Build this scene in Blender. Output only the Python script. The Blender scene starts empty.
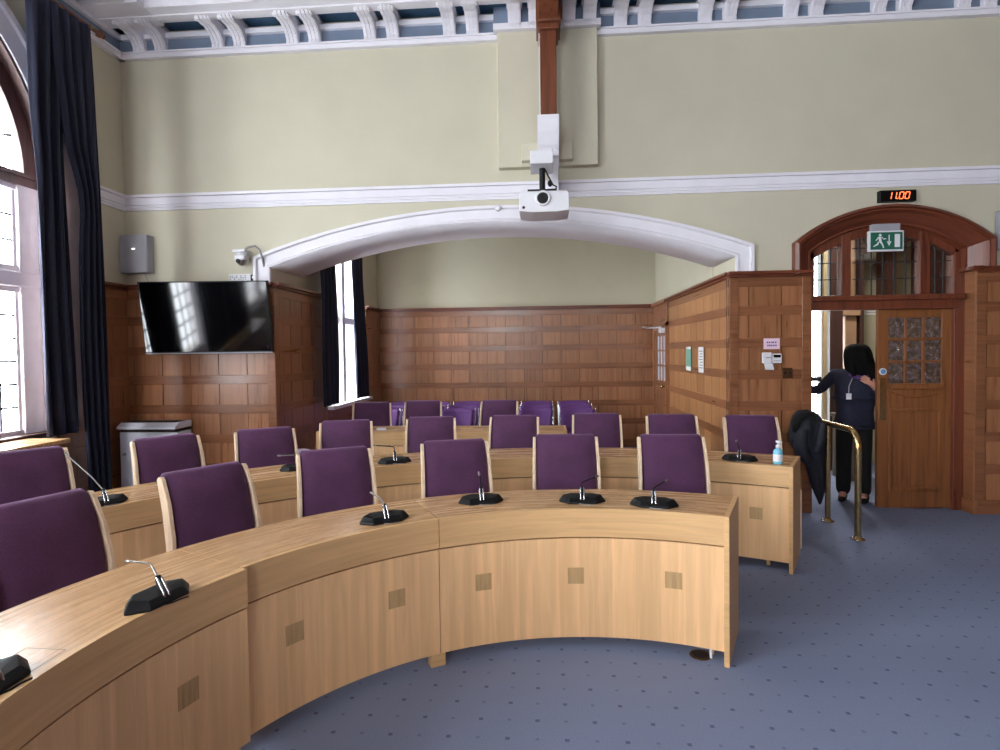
import bpy, math, random
from mathutils import Vector, Matrix
sc = bpy.context.scene
col = sc.collection
random.seed(7)
PI = math.pi

# ------------------------------------------------------------------ camera
F_PX, YAW, PIT, ROL, PY = 589.03, -0.07377, -0.02694, -0.01296, -7.889
cam_d = bpy.data.cameras.new('camera')
cam = bpy.data.objects.new('camera', cam_d)
col.objects.link(cam)
sc.camera = cam
_F = Vector((math.sin(YAW) * math.cos(PIT), math.cos(YAW) * math.cos(PIT), math.sin(PIT)))
_R = Vector((math.cos(YAW), -math.sin(YAW), 0))
_U = _R.cross(_F)
_c, _s = math.cos(ROL), math.sin(ROL)
_R, _U = _R * _c + _U * _s, -_R * _s + _U * _c
_m = Matrix((_R, _U, -_F)).transposed().to_4x4()
_m.translation = (0, 0, 1.6)
cam.matrix_world = _m
cam_d.sensor_width = 36
cam_d.lens = F_PX / 1000 * 36
cam_d.shift_y = PY / 1000
cam_d.clip_start = 0.05

# ------------------------------------------------------------------ sky, light, exposure
world = bpy.data.worlds.new('sky')
sc.world = world
world.use_nodes = True
bg = world.node_tree.nodes['Background']
bg.inputs[0].default_value = (0.92, 0.96, 1.0, 1)
bg.inputs[1].default_value = 27.0
sc.view_settings.view_transform = 'Standard'
sc.view_settings.look = 'None'
sc.view_settings.gamma = 1
sc.view_settings.use_curve_mapping = False
sc.view_settings.exposure = 0.0
sc.cycles.use_denoising = True
sc.cycles.max_bounces = 10
sc.cycles.diffuse_bounces = 6
sc.cycles.transparent_max_bounces = 12
sc.cycles.sample_clamp_indirect = 6


def portal(name, loc, rot, sx, sy):
    l = bpy.data.lights.new(name, 'AREA')
    l.shape = 'RECTANGLE'
    l.size, l.size_y = sx, sy
    l.cycles.is_portal = True
    o = bpy.data.objects.new(name, l)
    o.location = loc
    o.rotation_euler = rot
    col.objects.link(o)


# area light -Z points into the room (+X): rotate about Y by -90deg
for wy in (3.48, -0.32, -4.12):
    portal('window_portal', (-4.62, wy, 2.7), (0, -PI / 2, 0), 3.7, 2.8)
portal('window_portal', (-1.75, -6.25, 3.05), (PI / 2, 0, 0), 1.9, 2.8)
portal('window_portal', (2.2, -6.25, 3.0), (PI / 2, 0, 0), 1.0, 1.5)
portal('window_portal', (-3.05, 8.1, 1.9), (0, -PI / 2, 0), 2.4, 1.7)
portal('window_portal', (3.62, 8.5, 1.5), (-PI / 2, 0, 0), 0.5, 2.5)


# ------------------------------------------------------------------ materials
def lin(c):
    return tuple((v / 255 / 12.92) if v / 255 <= 0.04045 else ((v / 255 + 0.055) / 1.055) ** 2.4 for v in c) + (1,)


MATS = {}


class N:
    def __init__(s, name):
        m = bpy.data.materials.new(name)
        m.use_nodes = True
        s.m = m
        s.nt = m.node_tree
        s.b = s.nt.nodes['Principled BSDF']
        MATS[name] = m

    def n(s, t, **kw):
        x = s.nt.nodes.new(t)
        for k, v in kw.items():
            setattr(x, k, v)
        return x

    def l(s, a, b):
        s.nt.links.new(a, b)

    def ramp(s, fac, stops):
        r = s.n('ShaderNodeValToRGB')
        e = r.color_ramp.elements
        e[0].position, e[0].color = stops[0]
        e[1].position, e[1].color = stops[-1]
        for p, c in stops[1:-1]:
            q = e.new(p)
            q.color = c
        s.l(fac, r.inputs[0])
        return r.outputs[0]

    def math(s, op, a, b=None):
        x = s.n('ShaderNodeMath', operation=op)
        for i, v in enumerate((a, b)):
            if v is None:
                continue
            if isinstance(v, (int, float)):
                x.inputs[i].default_value = v
            else:
                s.l(v, x.inputs[i])
        return x.outputs[0]

    def mix(s, f, a, b, mode='MIX'):
        x = s.n('ShaderNodeMix', data_type='RGBA', blend_type=mode)
        for i, v in ((0, f), (6, a), (7, b)):
            if isinstance(v, (int, float)):
                x.inputs[i].default_value = v
            elif isinstance(v, tuple):
                x.inputs[i].default_value = v
            else:
                s.l(v, x.inputs[i])
        return x.outputs[2]

    def bump(s, h, strength=0.2, dist=0.01):
        b = s.n('ShaderNodeBump')
        b.inputs['Strength'].default_value = strength
        b.inputs['Distance'].default_value = dist
        s.l(h, b.inputs['Height'])
        s.l(b.outputs[0], s.b.inputs['Normal'])


def plain(name, c, rough=0.5, metal=0.0, spec=0.5, noise=0.06, nscale=9, bump=0.0, emit=None, estr=0, coat=0):
    g = N(name)
    b = g.b
    b.inputs['Roughness'].default_value = rough
    b.inputs['Metallic'].default_value = metal
    b.inputs['Specular IOR Level'].default_value = spec
    b.inputs['Coat Weight'].default_value = coat
    tc = g.n('ShaderNodeTexCoord')
    nz = g.n('ShaderNodeTexNoise')
    nz.inputs['Scale'].default_value = nscale
    nz.inputs['Detail'].default_value = 4
    g.l(tc.outputs['Object'], nz.inputs['Vector'])
    L = lin(c)
    lo = tuple(v * (1 - noise) for v in L[:3]) + (1,)
    hi = tuple(min(1, v * (1 + noise)) for v in L[:3]) + (1,)
    g.l(g.ramp(nz.outputs[0], [(0.3, lo), (0.7, hi)]), b.inputs['Base Color'])
    if bump:
        g.bump(nz.outputs[0], bump)
    if emit:
        b.inputs['Emission Color'].default_value = lin(emit)
        b.inputs['Emission Strength'].default_value = estr
    return g.m


def wood(name, c1, c2, grain=0, rough=0.4, plank=None, pvar=0.25, spec=0.5, scale=1.0, streak=None, wear=None):
    """grain = axis of the 'gr' coordinate along which the grain runs; plank=(axis,width) tone bands"""
    g = N(name)
    at = g.n('ShaderNodeAttribute', attribute_name='gr')
    mp = g.n('ShaderNodeMapping')
    s = [26 * scale] * 3
    s[grain] = 1.3 * scale
    mp.inputs['Scale'].default_value = s
    g.l(at.outputs['Vector'], mp.inputs[0])
    nz = g.n('ShaderNodeTexNoise')
    nz.inputs['Scale'].default_value = 1.0
    nz.inputs['Detail'].default_value = 6
    nz.inputs['Roughness'].default_value = 0.62
    nz.inputs['Distortion'].default_value = 0.6
    g.l(mp.outputs[0], nz.inputs['Vector'])
    c = g.ramp(nz.outputs[0], [(0.32, lin(c2)), (0.5, lin(c1)), (0.72, lin(tuple(min(255, v * 1.07) for v in c1)))])
    if plank:
        sp = g.n('ShaderNodeSeparateXYZ')
        g.l(at.outputs['Vector'], sp.inputs[0])
        fl = None
        for ax, w in plank:
            f = g.math('FLOOR', g.math('DIVIDE', sp.outputs[ax], w))
            f = g.math('MULTIPLY', f, 1.0 + 17.31 * ax)
            fl = f if fl is None else g.math('ADD', fl, f)
        wn = g.n('ShaderNodeTexWhiteNoise', noise_dimensions='1D')
        g.l(fl, wn.inputs['W'])
        v = g.math('ADD', g.math('MULTIPLY', wn.outputs[0], pvar), 1 - pvar * 0.55)
        cb = g.n('ShaderNodeCombineXYZ')
        for i in range(3):
            g.l(v, cb.inputs[i])
        c = g.mix(1.0, c, cb.outputs[0], 'MULTIPLY')
    if wear:
        wz = g.n('ShaderNodeTexNoise')
        wz.inputs['Scale'].default_value = wear[0]
        wz.inputs['Detail'].default_value = 3
        g.l(at.outputs['Vector'], wz.inputs['Vector'])
        c = g.mix(g.ramp(wz.outputs[0], [(0.55, (0, 0, 0, 1)), (0.75, (wear[2],) * 3 + (1,))]), c, lin(wear[1]))
    g.l(c, g.b.inputs['Base Color'])
    g.b.inputs['Roughness'].default_value = rough
    g.b.inputs['Specular IOR Level'].default_value = spec
    g.l(g.math('ADD', g.math('MULTIPLY', nz.outputs[0], 0.18), rough - 0.09), g.b.inputs['Roughness'])
    g.bump(nz.outputs[0], 0.08, 0.004)
    return g.m


def glass_mat(name, tint, rough=0.05, alpha=0.25):
    g = N(name)
    g.nt.nodes.remove(g.b)
    out = g.nt.nodes['Material Output']
    t = g.n('ShaderNodeBsdfTransparent')
    t.inputs[0].default_value = tint
    gl = g.n('ShaderNodeBsdfGlossy')
    gl.inputs['Roughness'].default_value = rough
    gl.inputs['Color'].default_value = (0.8, 0.85, 0.9, 1)
    mx = g.n('ShaderNodeMixShader')
    mx.inputs[0].default_value = alpha
    g.l(t.outputs[0], mx.inputs[1])
    g.l(gl.outputs[0], mx.inputs[2])
    g.l(mx.outputs[0], out.inputs[0])
    return g.m


wall_paint = plain('cream_wall_paint', (201, 196, 174), 0.75, noise=0.03, nscale=2.5, bump=0.02)
plaster = plain('white_plaster', (232, 230, 236), 0.6, noise=0.03, nscale=5)
ceil_m = plain('ceiling_grey', (172, 166, 160), 0.8)
slate = plain('slate_blue_paint', (112, 126, 146), 0.7)
deep_blue = plain('deep_blue_paint', (42, 78, 106), 0.7)
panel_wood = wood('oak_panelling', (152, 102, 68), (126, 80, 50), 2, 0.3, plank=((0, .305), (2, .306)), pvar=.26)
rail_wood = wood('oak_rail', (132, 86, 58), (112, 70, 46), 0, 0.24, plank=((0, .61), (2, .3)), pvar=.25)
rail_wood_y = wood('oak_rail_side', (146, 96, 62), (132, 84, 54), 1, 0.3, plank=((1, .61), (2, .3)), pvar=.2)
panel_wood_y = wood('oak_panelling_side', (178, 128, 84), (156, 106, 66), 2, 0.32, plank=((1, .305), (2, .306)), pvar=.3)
cap_wood = wood('dark_oak_cap', (112, 56, 34), (80, 38, 24), 0, 0.32)
frame_wood = wood('red_brown_frame_wood', (112, 58, 38), (78, 38, 26), 2, 0.36)
door_wood = wood('golden_oak_door', (132, 82, 46), (106, 64, 36), 2, 0.33)
beam_wood = wood('varnished_brown_beam', (112, 62, 38), (86, 44, 28), 2, 0.35)
desk_top = wood('beech_desk_top', (198, 156, 112), (188, 145, 102), 0, 0.27, scale=1.6, wear=(2.5, (206, 172, 134), .4))
desk_apron = wood('beech_desk_apron', (214, 172, 120), (204, 160, 110), 0, 0.42, scale=1.6)
desk_panel = wood('beech_desk_panel', (236, 190, 138), (229, 181, 128), 2, 0.42, plank=((0, .125),), pvar=.13)
desk_inlay = wood('grey_beech_inlay', (188, 152, 104), (166, 132, 88), 2, 0.5, scale=3)
chair_wood = wood('pale_beech', (228, 202, 172), (210, 180, 148), 2, 0.4)
dark_gap = plain('dark_recess', (40, 26, 20), 0.8)
black_pl = plain('black_plastic', (9, 9, 12), 0.5, noise=.2, spec=.3)
black_gloss = plain('black_glass', (4, 4, 6), 0.07, noise=0.0, spec=.6)
chrome = plain('chrome', (205, 205, 210), 0.12, 1.0, noise=.02)
dull_steel = plain('dull_steel', (150, 148, 146), 0.3, 1.0, noise=.02)
brass = plain('aged_brass', (196, 172, 122), 0.24, 1.0, noise=.12, nscale=25)
white_pl = plain('white_plastic', (226, 226, 230), 0.4, noise=.02)
grey_pl = plain('grey_plastic', (158, 158, 166), 0.5, noise=.02)
pale_grey = plain('pale_grey_enamel', (214, 216, 226), 0.45, noise=.02)
paper = plain('white_paper', (235, 232, 230), 0.8, noise=.02)
pink_paper = plain('pink_paper', (238, 206, 222), 0.8, noise=.02)
blue_ink = plain('blue_ink', (96, 84, 150), 0.8)
grey_ink = plain('grey_ink', (120, 120, 120), 0.8)
green_sign = plain('green_sign', (22, 96, 74), 0.6, noise=.02)
green_paper = plain('green_paper', (120, 170, 150), 0.8)
led = plain('orange_led', (255, 120, 70), 0.5, emit=(255, 120, 66), estr=2.2)
led_dot = plain('white_led', (255, 250, 240), 0.5, emit=(255, 250, 240), estr=3)
lead = plain('lead_came', (40, 42, 46), 0.6, noise=.1)
win_dark = wood('dark_window_wood', (74, 48, 44), (52, 32, 30), 2, 0.45)
stone_white = plain('pale_stone_jamb', (252, 244, 247), 0.6, noise=.04)
gl_clear = glass_mat('clear_glass', (.96, .98, 1, 1), 0.03, 0.08)
gl_dim = glass_mat('old_leaded_glass', (.62, .64, .62, 1), 0.12, 0.2)
gel = plain('blue_gel', (120, 200, 225), 0.15, noise=.02, coat=.5)
label_blue = plain('label_blue', (60, 120, 170), 0.5)
skin = plain('skin', (196, 140, 118), 0.5, noise=.05)
hair_m = plain('black_hair', (7, 6, 7), 0.85, spec=.15, noise=.2, nscale=60, bump=.3)
navy_top = plain('dark_navy_knit', (26, 28, 50), 0.85, noise=.25, nscale=40, bump=.2)
black_cloth = plain('black_cloth', (9, 9, 12), 0.9, noise=.2, nscale=30)
coat_cloth = plain('dark_navy_coat', (17, 20, 34), 0.7, noise=.3, nscale=12, bump=.25)
fur_m = plain('black_fur', (10, 10, 12), 1.0, noise=.4, nscale=90, bump=.8)
scarf_m = plain('purple_print', (70, 40, 90), 0.8, noise=.8, nscale=60)
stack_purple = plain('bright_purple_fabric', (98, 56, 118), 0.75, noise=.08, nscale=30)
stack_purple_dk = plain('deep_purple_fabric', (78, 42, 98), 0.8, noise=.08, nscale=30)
lobby_cream = plain('lobby_cream', (190, 184, 158), 0.7)
lobby_stone = plain('lobby_stone', (176, 140, 112), 0.6)
bronze = plain('bronze_switch', (104, 72, 48), 0.35, 0.8)
sign_blue = plain('door_disc_blue', (90, 130, 170), 0.5)

g = N('ribbed_door_glass')
g.nt.nodes.remove(g.b)
tc = g.n('ShaderNodeTexCoord')
nz = g.n('ShaderNodeTexNoise')
nz.inputs['Scale'].default_value = 22
nz.inputs['Detail'].default_value = 3
g.l(tc.outputs['Object'], nz.inputs['Vector'])
t_ = g.n('ShaderNodeBsdfTransparent')
t_.inputs[0].default_value = (.5, .46, .44, 1)
d_ = g.n('ShaderNodeBsdfGlossy')
d_.inputs['Roughness'].default_value = .25
d_.inputs['Color'].default_value = (.75, .74, .78, 1)
bb_ = g.n('ShaderNodeBump')
bb_.inputs['Distance'].default_value = .02
g.l(nz.outputs[0], bb_.inputs['Height'])
g.l(bb_.outputs[0], d_.inputs['Normal'])
mx = g.n('ShaderNodeMixShader')
g.l(g.ramp(nz.outputs[0], [(0.42, (.12, .12, .12, 1)), (0.66, (.75, .75, .75, 1))]), mx.inputs[0])
g.l(t_.outputs[0], mx.inputs[1])
g.l(d_.outputs[0], mx.inputs[2])
g.l(mx.outputs[0], g.nt.nodes['Material Output'].inputs[0])
gl_rib = g.m

# purple wool of the councillor chairs
g = N('aubergine_wool')
tc = g.n('ShaderNodeTexCoord')
nz = g.n('ShaderNodeTexNoise')
nz.inputs['Scale'].default_value = 160
nz.inputs['Detail'].default_value = 3
g.l(tc.outputs['Object'], nz.inputs['Vector'])
nz2 = g.n('ShaderNodeTexNoise')
nz2.inputs['Scale'].default_value = 5
g.l(tc.outputs['Object'], nz2.inputs['Vector'])
ca = g.ramp(nz.outputs[0], [(0.3, lin((62, 30, 58))), (0.7, lin((88, 47, 84)))])
cb_ = g.mix(0.35, ca, g.ramp(nz2.outputs[0], [(0.35, lin((60, 30, 58))), (0.65, lin((92, 50, 90)))]))
g.l(cb_, g.b.inputs['Base Color'])
g.b.inputs['Roughness'].default_value = 0.85
g.b.inputs['Sheen Weight'].default_value = 0.45
g.b.inputs['Sheen Tint'].default_value = lin((196, 150, 196))
g.b.inputs['Sheen Roughness'].default_value = 0.4
g.bump(nz.outputs[0], 0.15, 0.002)
fabric = g.m

# navy velvet curtains
g = N('navy_velvet')
tc = g.n('ShaderNodeTexCoord')
nz = g.n('ShaderNodeTexNoise')
nz.inputs['Scale'].default_value = 70
g.l(tc.outputs['Object'], nz.inputs['Vector'])
g.l(g.ramp(nz.outputs[0], [(0.3, lin((10, 13, 30))), (0.7, lin((18, 23, 48)))]), g.b.inputs['Base Color'])
g.b.inputs['Roughness'].default_value = 0.8
g.b.inputs['Sheen Weight'].default_value = 0.12
g.b.inputs['Sheen Tint'].default_value = lin((90, 120, 200))
velvet = g.m
lining_m = plain('cream_lining', (222, 208, 210), 0.8)

# carpet: slate blue with a small dot grid
g = N('blue_dotted_carpet')
tc = g.n('ShaderNodeTexCoord')
sp = g.n('ShaderNodeSeparateXYZ')
g.l(tc.outputs['Object'], sp.inputs[0])
P = 0.123


def cell(o, off):
    a = g.math('DIVIDE', g.math('ADD', o, off), P)
    return g.math('FLOOR', a), g.math('SUBTRACT', g.math('FRACT', a), 0.5)


ix, fx = cell(sp.outputs[0], 20.03)
iy, fy = cell(sp.outputs[1], 20.06)
d = g.math('MAXIMUM', g.math('ABSOLUTE', fx), g.math('ABSOLUTE', fy))
par = g.math('MODULO', g.math('ADD', ix, iy), 2.0)
size = g.math('ADD', g.math('MULTIPLY', par, 0.015), 0.06)
dot = g.math('LESS_THAN', d, size)
dotf = g.math('MULTIPLY', dot, g.math('ADD', g.math('MULTIPLY', par, 0.25), 0.3))
nf = g.n('ShaderNodeTexNoise')
nf.inputs['Scale'].default_value = 240
nf.inputs['Detail'].default_value = 2
g.l(tc.outputs['Object'], nf.inputs['Vector'])
nb = g.n('ShaderNodeTexNoise')
nb.inputs['Scale'].default_value = 0.9
nb.inputs['Detail'].default_value = 4
g.l(tc.outputs['Object'], nb.inputs['Vector'])
base = g.ramp(nf.outputs[0], [(0.25, lin((108, 119, 149))), (0.75, lin((146, 157, 186)))])
base = g.mix(g.math('MULTIPLY', nb.outputs[0], 0.6), base, lin((124, 130, 152)))
base = g.mix(dotf, base, lin((52, 56, 84)))
g.l(base, g.b.inputs['Base Color'])
g.b.inputs['Roughness'].default_value = 0.95
g.b.inputs['Specular IOR Level'].default_value = 0.15
g.bump(nf.outputs[0], 0.3, 0.004)
carpet = g.m


# ------------------------------------------------------------------ mesh builder
class MB:
    def __init__(s):
        s.v, s.f, s.g, s.sm = [], [], [], []

    def add(s, vs, fs, gr=None, smooth=False, M=None):
        o = len(s.v)
        for i, p in enumerate(vs):
            p = Vector(p)
            s.g.append(tuple(gr[i]) if gr else tuple(p))
            s.v.append(tuple(M @ p) if M else tuple(p))
        for f in fs:
            s.f.append([o + k for k in f])
            s.sm.append(smooth)
        return s

    def box(s, x0, x1, y0, y1, z0, z1, M=None):
        vs = [(x, y, z) for z in (z0, z1) for y in (y0, y1) for x in (x0, x1)]
        return s.add(vs, [(0, 2, 3, 1), (4, 5, 7, 6), (0, 1, 5, 4), (2, 6, 7, 3), (0, 4, 6, 2), (1, 3, 7, 5)], M=M)

    def prism(s, pts, axis, a, b, M=None, smooth=False):
        """polygon pts (2d) extruded along axis from a to b"""
        def mk(p, t):
            if axis == 0: return (t, p[0], p[1])
            if axis == 1: return (p[0], t, p[1])
            return (p[0], p[1], t)
        n = len(pts)
        vs = [mk(p, a) for p in pts] + [mk(p, b) for p in pts]
        fs = [tuple(range(n))[::-1], tuple(range(n, 2 * n))]
        s.add(vs, fs, M=M)
        return s.add(vs, [(i, (i + 1) % n, n + (i + 1) % n, n + i) for i in range(n)], M=M, smooth=smooth)

    def cyl(s, p0, p1, r, n=14, r1=None, M=None):
        p0, p1 = Vector(p0), Vector(p1)
        return s.tube([p0, p1], [r, r if r1 is None else r1], n, M)

    def tube(s, pts, r, n=10, M=None, cap=True):
        pts = [Vector(p) for p in pts]
        if isinstance(r, (int, float)):
            r = [r] * len(pts)
        vs, fs = [], []
        t0 = (pts[1] - pts[0]).normalized()
        up = Vector((0, 0, 1)) if abs(t0.z) < 0.9 else Vector((1, 0, 0))
        u = t0.cross(up).normalized()
        for i, p in enumerate(pts):
            t = (pts[min(i + 1, len(pts) - 1)] - pts[max(i - 1, 0)]).normalized()
            u = (u - t * u.dot(t)).normalized()
            w = t.cross(u)
            for k in range(n):
                a = 2 * PI * k / n
                vs.append(p + (u * math.cos(a) + w * math.sin(a)) * r[i])
        for i in range(len(pts) - 1):
            for k in range(n):
                k2 = (k + 1) % n
                fs.append((i * n + k, i * n + k2, (i + 1) * n + k2, (i + 1) * n + k))
        s.add(vs, fs, smooth=True, M=M)
        if cap:
            e = (len(pts) - 1) * n
            s.add([vs[k] for k in range(n)], [tuple(range(n))[::-1]], M=M)
            s.add([vs[e + k] for k in range(n)], [tuple(range(n))], M=M)
        return s

    def lathe(s, prof, c, n=20, M=None):
        vs, fs = [], []
        for r, z in prof:
            for k in range(n):
                a = 2 * PI * k / n
                vs.append((c[0] + r * math.cos(a), c[1] + r * math.sin(a), c[2] + z))
        for i in range(len(prof) - 1):
            for k in range(n):
                k2 = (k + 1) % n
                fs.append((i * n + k, i * n + k2, (i + 1) * n + k2, (i + 1) * n + k))
        fs.append(tuple(range(n))[::-1])
        fs.append(tuple((len(prof) - 1) * n + k for k in range(n)))
        return s.add(vs, fs, smooth=True, M=M)

    def ball(s, c, r, n=14, m=9, M=None):
        rx, ry, rz = (r, r, r) if isinstance(r, (int, float)) else r
        vs, fs = [], []
        for i in range(m + 1):
            th = PI * i / m
            for k in range(n):
                a = 2 * PI * k / n
                vs.append((c[0] + rx * math.sin(th) * math.cos(a), c[1] + ry * math.sin(th) * math.sin(a), c[2] + rz * math.cos(th)))
        for i in range(m):
            for k in range(n):
                k2 = (k + 1) % n
                fs.append((i * n + k, (i + 1) * n + k, (i + 1) * n + k2, i * n + k2))
        return s.add(vs, fs, smooth=True, M=M)

    def arc(s, C, r0, r1, a0, a1, z0, z1, n=None):
        """curved slab; gr = (arc length, radius, z)"""
        n = n or max(4, int(abs(a1 - a0) * 180 / PI / 1.6))
        vs, gr = [], []
        R = (r0 + r1) / 2
        for i in range(n + 1):
            a = a0 + (a1 - a0) * i / n
            for r, z in ((r0, z0), (r1, z0), (r1, z1), (r0, z1)):
                vs.append((C[0] + r * math.cos(a), C[1] + r * math.sin(a), z))
                gr.append((a * R, r, z))
        sides = []
        for i in range(n):
            b = i * 4
            for k in range(4):
                k2 = (k + 1) % 4
                sides.append((b + k, b + 4 + k, b + 4 + k2, b + k2))
        # separate verts per side so shading stays crisp
        for k in range(4):
            s.add(vs, [f for j, f in enumerate(sides) if j % 4 == k], gr=gr, smooth=True)
        s.add(vs[:4], [(0, 1, 2, 3)], gr=gr[:4])
        s.add(vs[-4:], [(3, 2, 1, 0)], gr=gr[-4:])
        return s

    def grid(s, fn, nu, nv, smooth=True, gr=None):
        vs = [fn(i / nu, j / nv) for j in range(nv + 1) for i in range(nu + 1)]
        fs = [(j * (nu + 1) + i, j * (nu + 1) + i + 1, (j + 1) * (nu + 1) + i + 1, (j + 1) * (nu + 1) + i) for j in range(nv) for i in range(nu)]
        return s.add(vs, fs, smooth=smooth, gr=gr)

    def build(s, name, mat, parent=None, bevel=0, loc=None, rz=0, solid=0, sub=0):
        import bmesh
        me = bpy.data.meshes.new(name)
        me.from_pydata(s.v, [], s.f)
        at = me.attributes.new('gr', 'FLOAT_VECTOR', 'POINT')
        at.data.foreach_set('vector', [c for q in s.g for c in q])
        me.polygons.foreach_set('use_smooth', s.sm)
        bm = bmesh.new()
        bm.from_mesh(me)
        # drop unused verts, weld inside smooth surfaces only
        loose = [v for v in bm.verts if not v.link_faces]
        bmesh.ops.delete(bm, geom=loose, context='VERTS')
        if bevel or solid == 0:
            pass
        if bevel:
            bmesh.ops.remove_doubles(bm, verts=bm.verts, dist=1e-5)
        bmesh.ops.recalc_face_normals(bm, faces=bm.faces)
        bm.to_mesh(me)
        bm.free()
        me.materials.append(mat)
        o = bpy.data.objects.new(name, me)
        col.objects.link(o)
        if parent:
            o.parent = parent
        if loc:
            o.location = loc
        o.rotation_euler.z = rz
        if bevel:
            m = o.modifiers.new('b', 'BEVEL')
            m.width = bevel
            m.segments = 2
            m.limit_method = 'ANGLE'
            m.angle_limit = 0.7
        if sub:
            m = o.modifiers.new('u', 'SUBSURF')
            m.levels = m.render_levels = sub
        if solid:
            m = o.modifiers.new('s', 'SOLIDIFY')
            m.thickness = solid
            m.offset = 0
        return o


def tag(o, label=None, cat=None, group=None, kind=None):
    if label: o['label'] = label
    if cat: o['category'] = cat
    if group: o['group'] = group
    if kind: o['kind'] = kind
    return o


def struct(o):
    o['kind'] = 'structure'
    return o


def empty(name, loc=(0, 0, 0), rz=0, label=None, cat=None, group=None):
    o = bpy.data.objects.new(name, None)
    o.empty_display_size = 0.1
    o.location = loc
    o.rotation_euler.z = rz
    col.objects.link(o)
    return tag(o, label, cat, group)


def dup(root, loc, rz, label, group=None):
    def rec(o, par):
        c = o.copy()
        col.objects.link(c)
        if par: c.parent = par
        for ch in [x for x in bpy.data.objects if x.parent == o]:
            rec(ch, c)
        return c
    r = rec(root, None)
    r.location = loc
    r.rotation_euler.z = rz
    r['label'] = label
    if group: r['group'] = group
    return r


# ------------------------------------------------------------------ room shell
YW = 5.90      # plaster face of the far wall
YP = 5.86      # face of its panelling
ZD = 2.335     # top of the dado cap
XL = -4.35
XR = 9.5
YB = -6.0
YA = 9.82      # alcove far wall
ZC = 5.06
AXL, AXR = -2.80, 1.84

struct(MB().box(XL - .3, XR, YB, 10.2, -0.1, 0).build('floor', carpet))
struct(MB().box(XL - .3, XR, YB, 6.7, ZC, ZC + .15).build('ceiling', ceil_m))


def arch_path(xc, h, zs, rise, z0, n=36):
    """points of jamb-arch-jamb outline from left foot to right foot"""
    R = (h * h + rise * rise) / (2 * rise)
    zc = zs + rise - R
    a = math.asin(h / R)
    pts = [(xc - h, z0)]
    for i in range(n + 1):
        t = -a + 2 * a * i / n
        pts.append((xc + R * math.sin(t), zc + R * math.cos(t)))
    pts.append((xc + h, z0))
    return pts


AL = dict(xc=-0.46, h=2.326, zs=2.487, rise=.404)
DO = dict(xc=3.305, h=.905, zs=2.60, rise=.335)


def arch_z(A, x):
    R = (A['h'] ** 2 + A['rise'] ** 2) / (2 * A['rise'])
    return A['zs'] + A['rise'] - R + math.sqrt(max(0, R * R - (x - A['xc']) ** 2))


def wall_block(xs, y0, y1, zlow, ztop):
    m = MB()
    n = len(xs)
    for y in (y0, y1):
        vs = [(x, y, zlow(x)) for x in xs] + [(x, y, ztop) for x in xs]
        m.add(vs, [(i, i + 1, n + i + 1, n + i) for i in range(n - 1)])
    vs = [(x, y, zlow(x)) for y in (y0, y1) for x in xs]
    m.add(vs, [(i, i + 1, n + i + 1, n + i) for i in range(n - 1)])
    for i in (0, n - 1):
        x = xs[i]
        m.add([(x, y0, zlow(x)), (x, y1, zlow(x)), (x, y1, ztop), (x, y0, ztop)], [(0, 1, 2, 3)])
    return m


m = MB().box(XL - .3, AL['xc'] - AL['h'], YW, 6.65, 0, ZC)
m.box(AL['xc'] + AL['h'], 2.4, YW, 6.65, 0, ZC)
xs = [AL['xc'] - AL['h'] + 2 * AL['h'] * i / 48 for i in range(49)]
b = wall_block(xs, YW, 6.65, lambda x: arch_z(AL, x), ZC)
m.add(b.v, b.f)
xs = [DO['xc'] - DO['h'] + 2 * DO['h'] * i / 30 for i in range(31)]
b = wall_block(xs, YW, 6.12, lambda x: arch_z(DO, x), ZC)
m.add(b.v, b.f)
m.box(DO['xc'] + DO['h'], XR, YW, 6.12, 0, ZC)
struct(m.build('wall_back', wall_paint))

# soffit lining of the big arch (white)
m = MB()
vs, fs = [], []
pin = arch_path(AL['xc'], AL['h'] - .004, AL['zs'], AL['rise'] - .004, ZD, 48)
for y in (YW - .02, 6.66):
    vs += [(x, y, z) for x, z in pin]
n = len(pin)
m.add(vs, [(i, i + 1, n + i + 1, n + i) for i in range(1, n - 2)], smooth=True)
struct(m.build('trim_1', plaster, solid=.006))


def loft(paths, ys, mat, name, parent=None, closed=False):
    """paths: list of outlines with equal point counts, each at its own depth"""
    m = MB()
    n = len(paths[0])
    K = len(paths)
    rng = range(K if closed else K - 1)
    for k in rng:
        k2 = (k + 1) % K
        vs = [(x, ys[k], z) for x, z in paths[k]] + [(x, ys[k2], z) for x, z in paths[k2]]
        gr = []
        for q in (k, k2):
            acc = 0
            for i, (x, z) in enumerate(paths[q]):
                if i: acc += math.hypot(x - paths[q][i - 1][0], z - paths[q][i - 1][1])
                gr.append((q * .05 + ys[q], 0, acc))
        m.add(vs, [(i, i + 1, n + i + 1, n + i) for i in range(n - 1)], gr=gr, smooth=False)
    return m.build(name, mat, parent)


def alp(t):  # alcove trim outline at lateral fraction t
    return arch_path(-.46 , 2.326 + .165 * t, 2.487 + .11 * t, .404 + .043 * t, ZD - .0, 48)


struct(loft([alp(0), alp(0), alp(.12), alp(.2), alp(.75), alp(.82), alp(1), alp(1)],
            [YW, YW - .035, YW - .04, YW - .025, YW - .03, YW - .055, YW - .055, YW], plaster, 'trim_2'))

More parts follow.
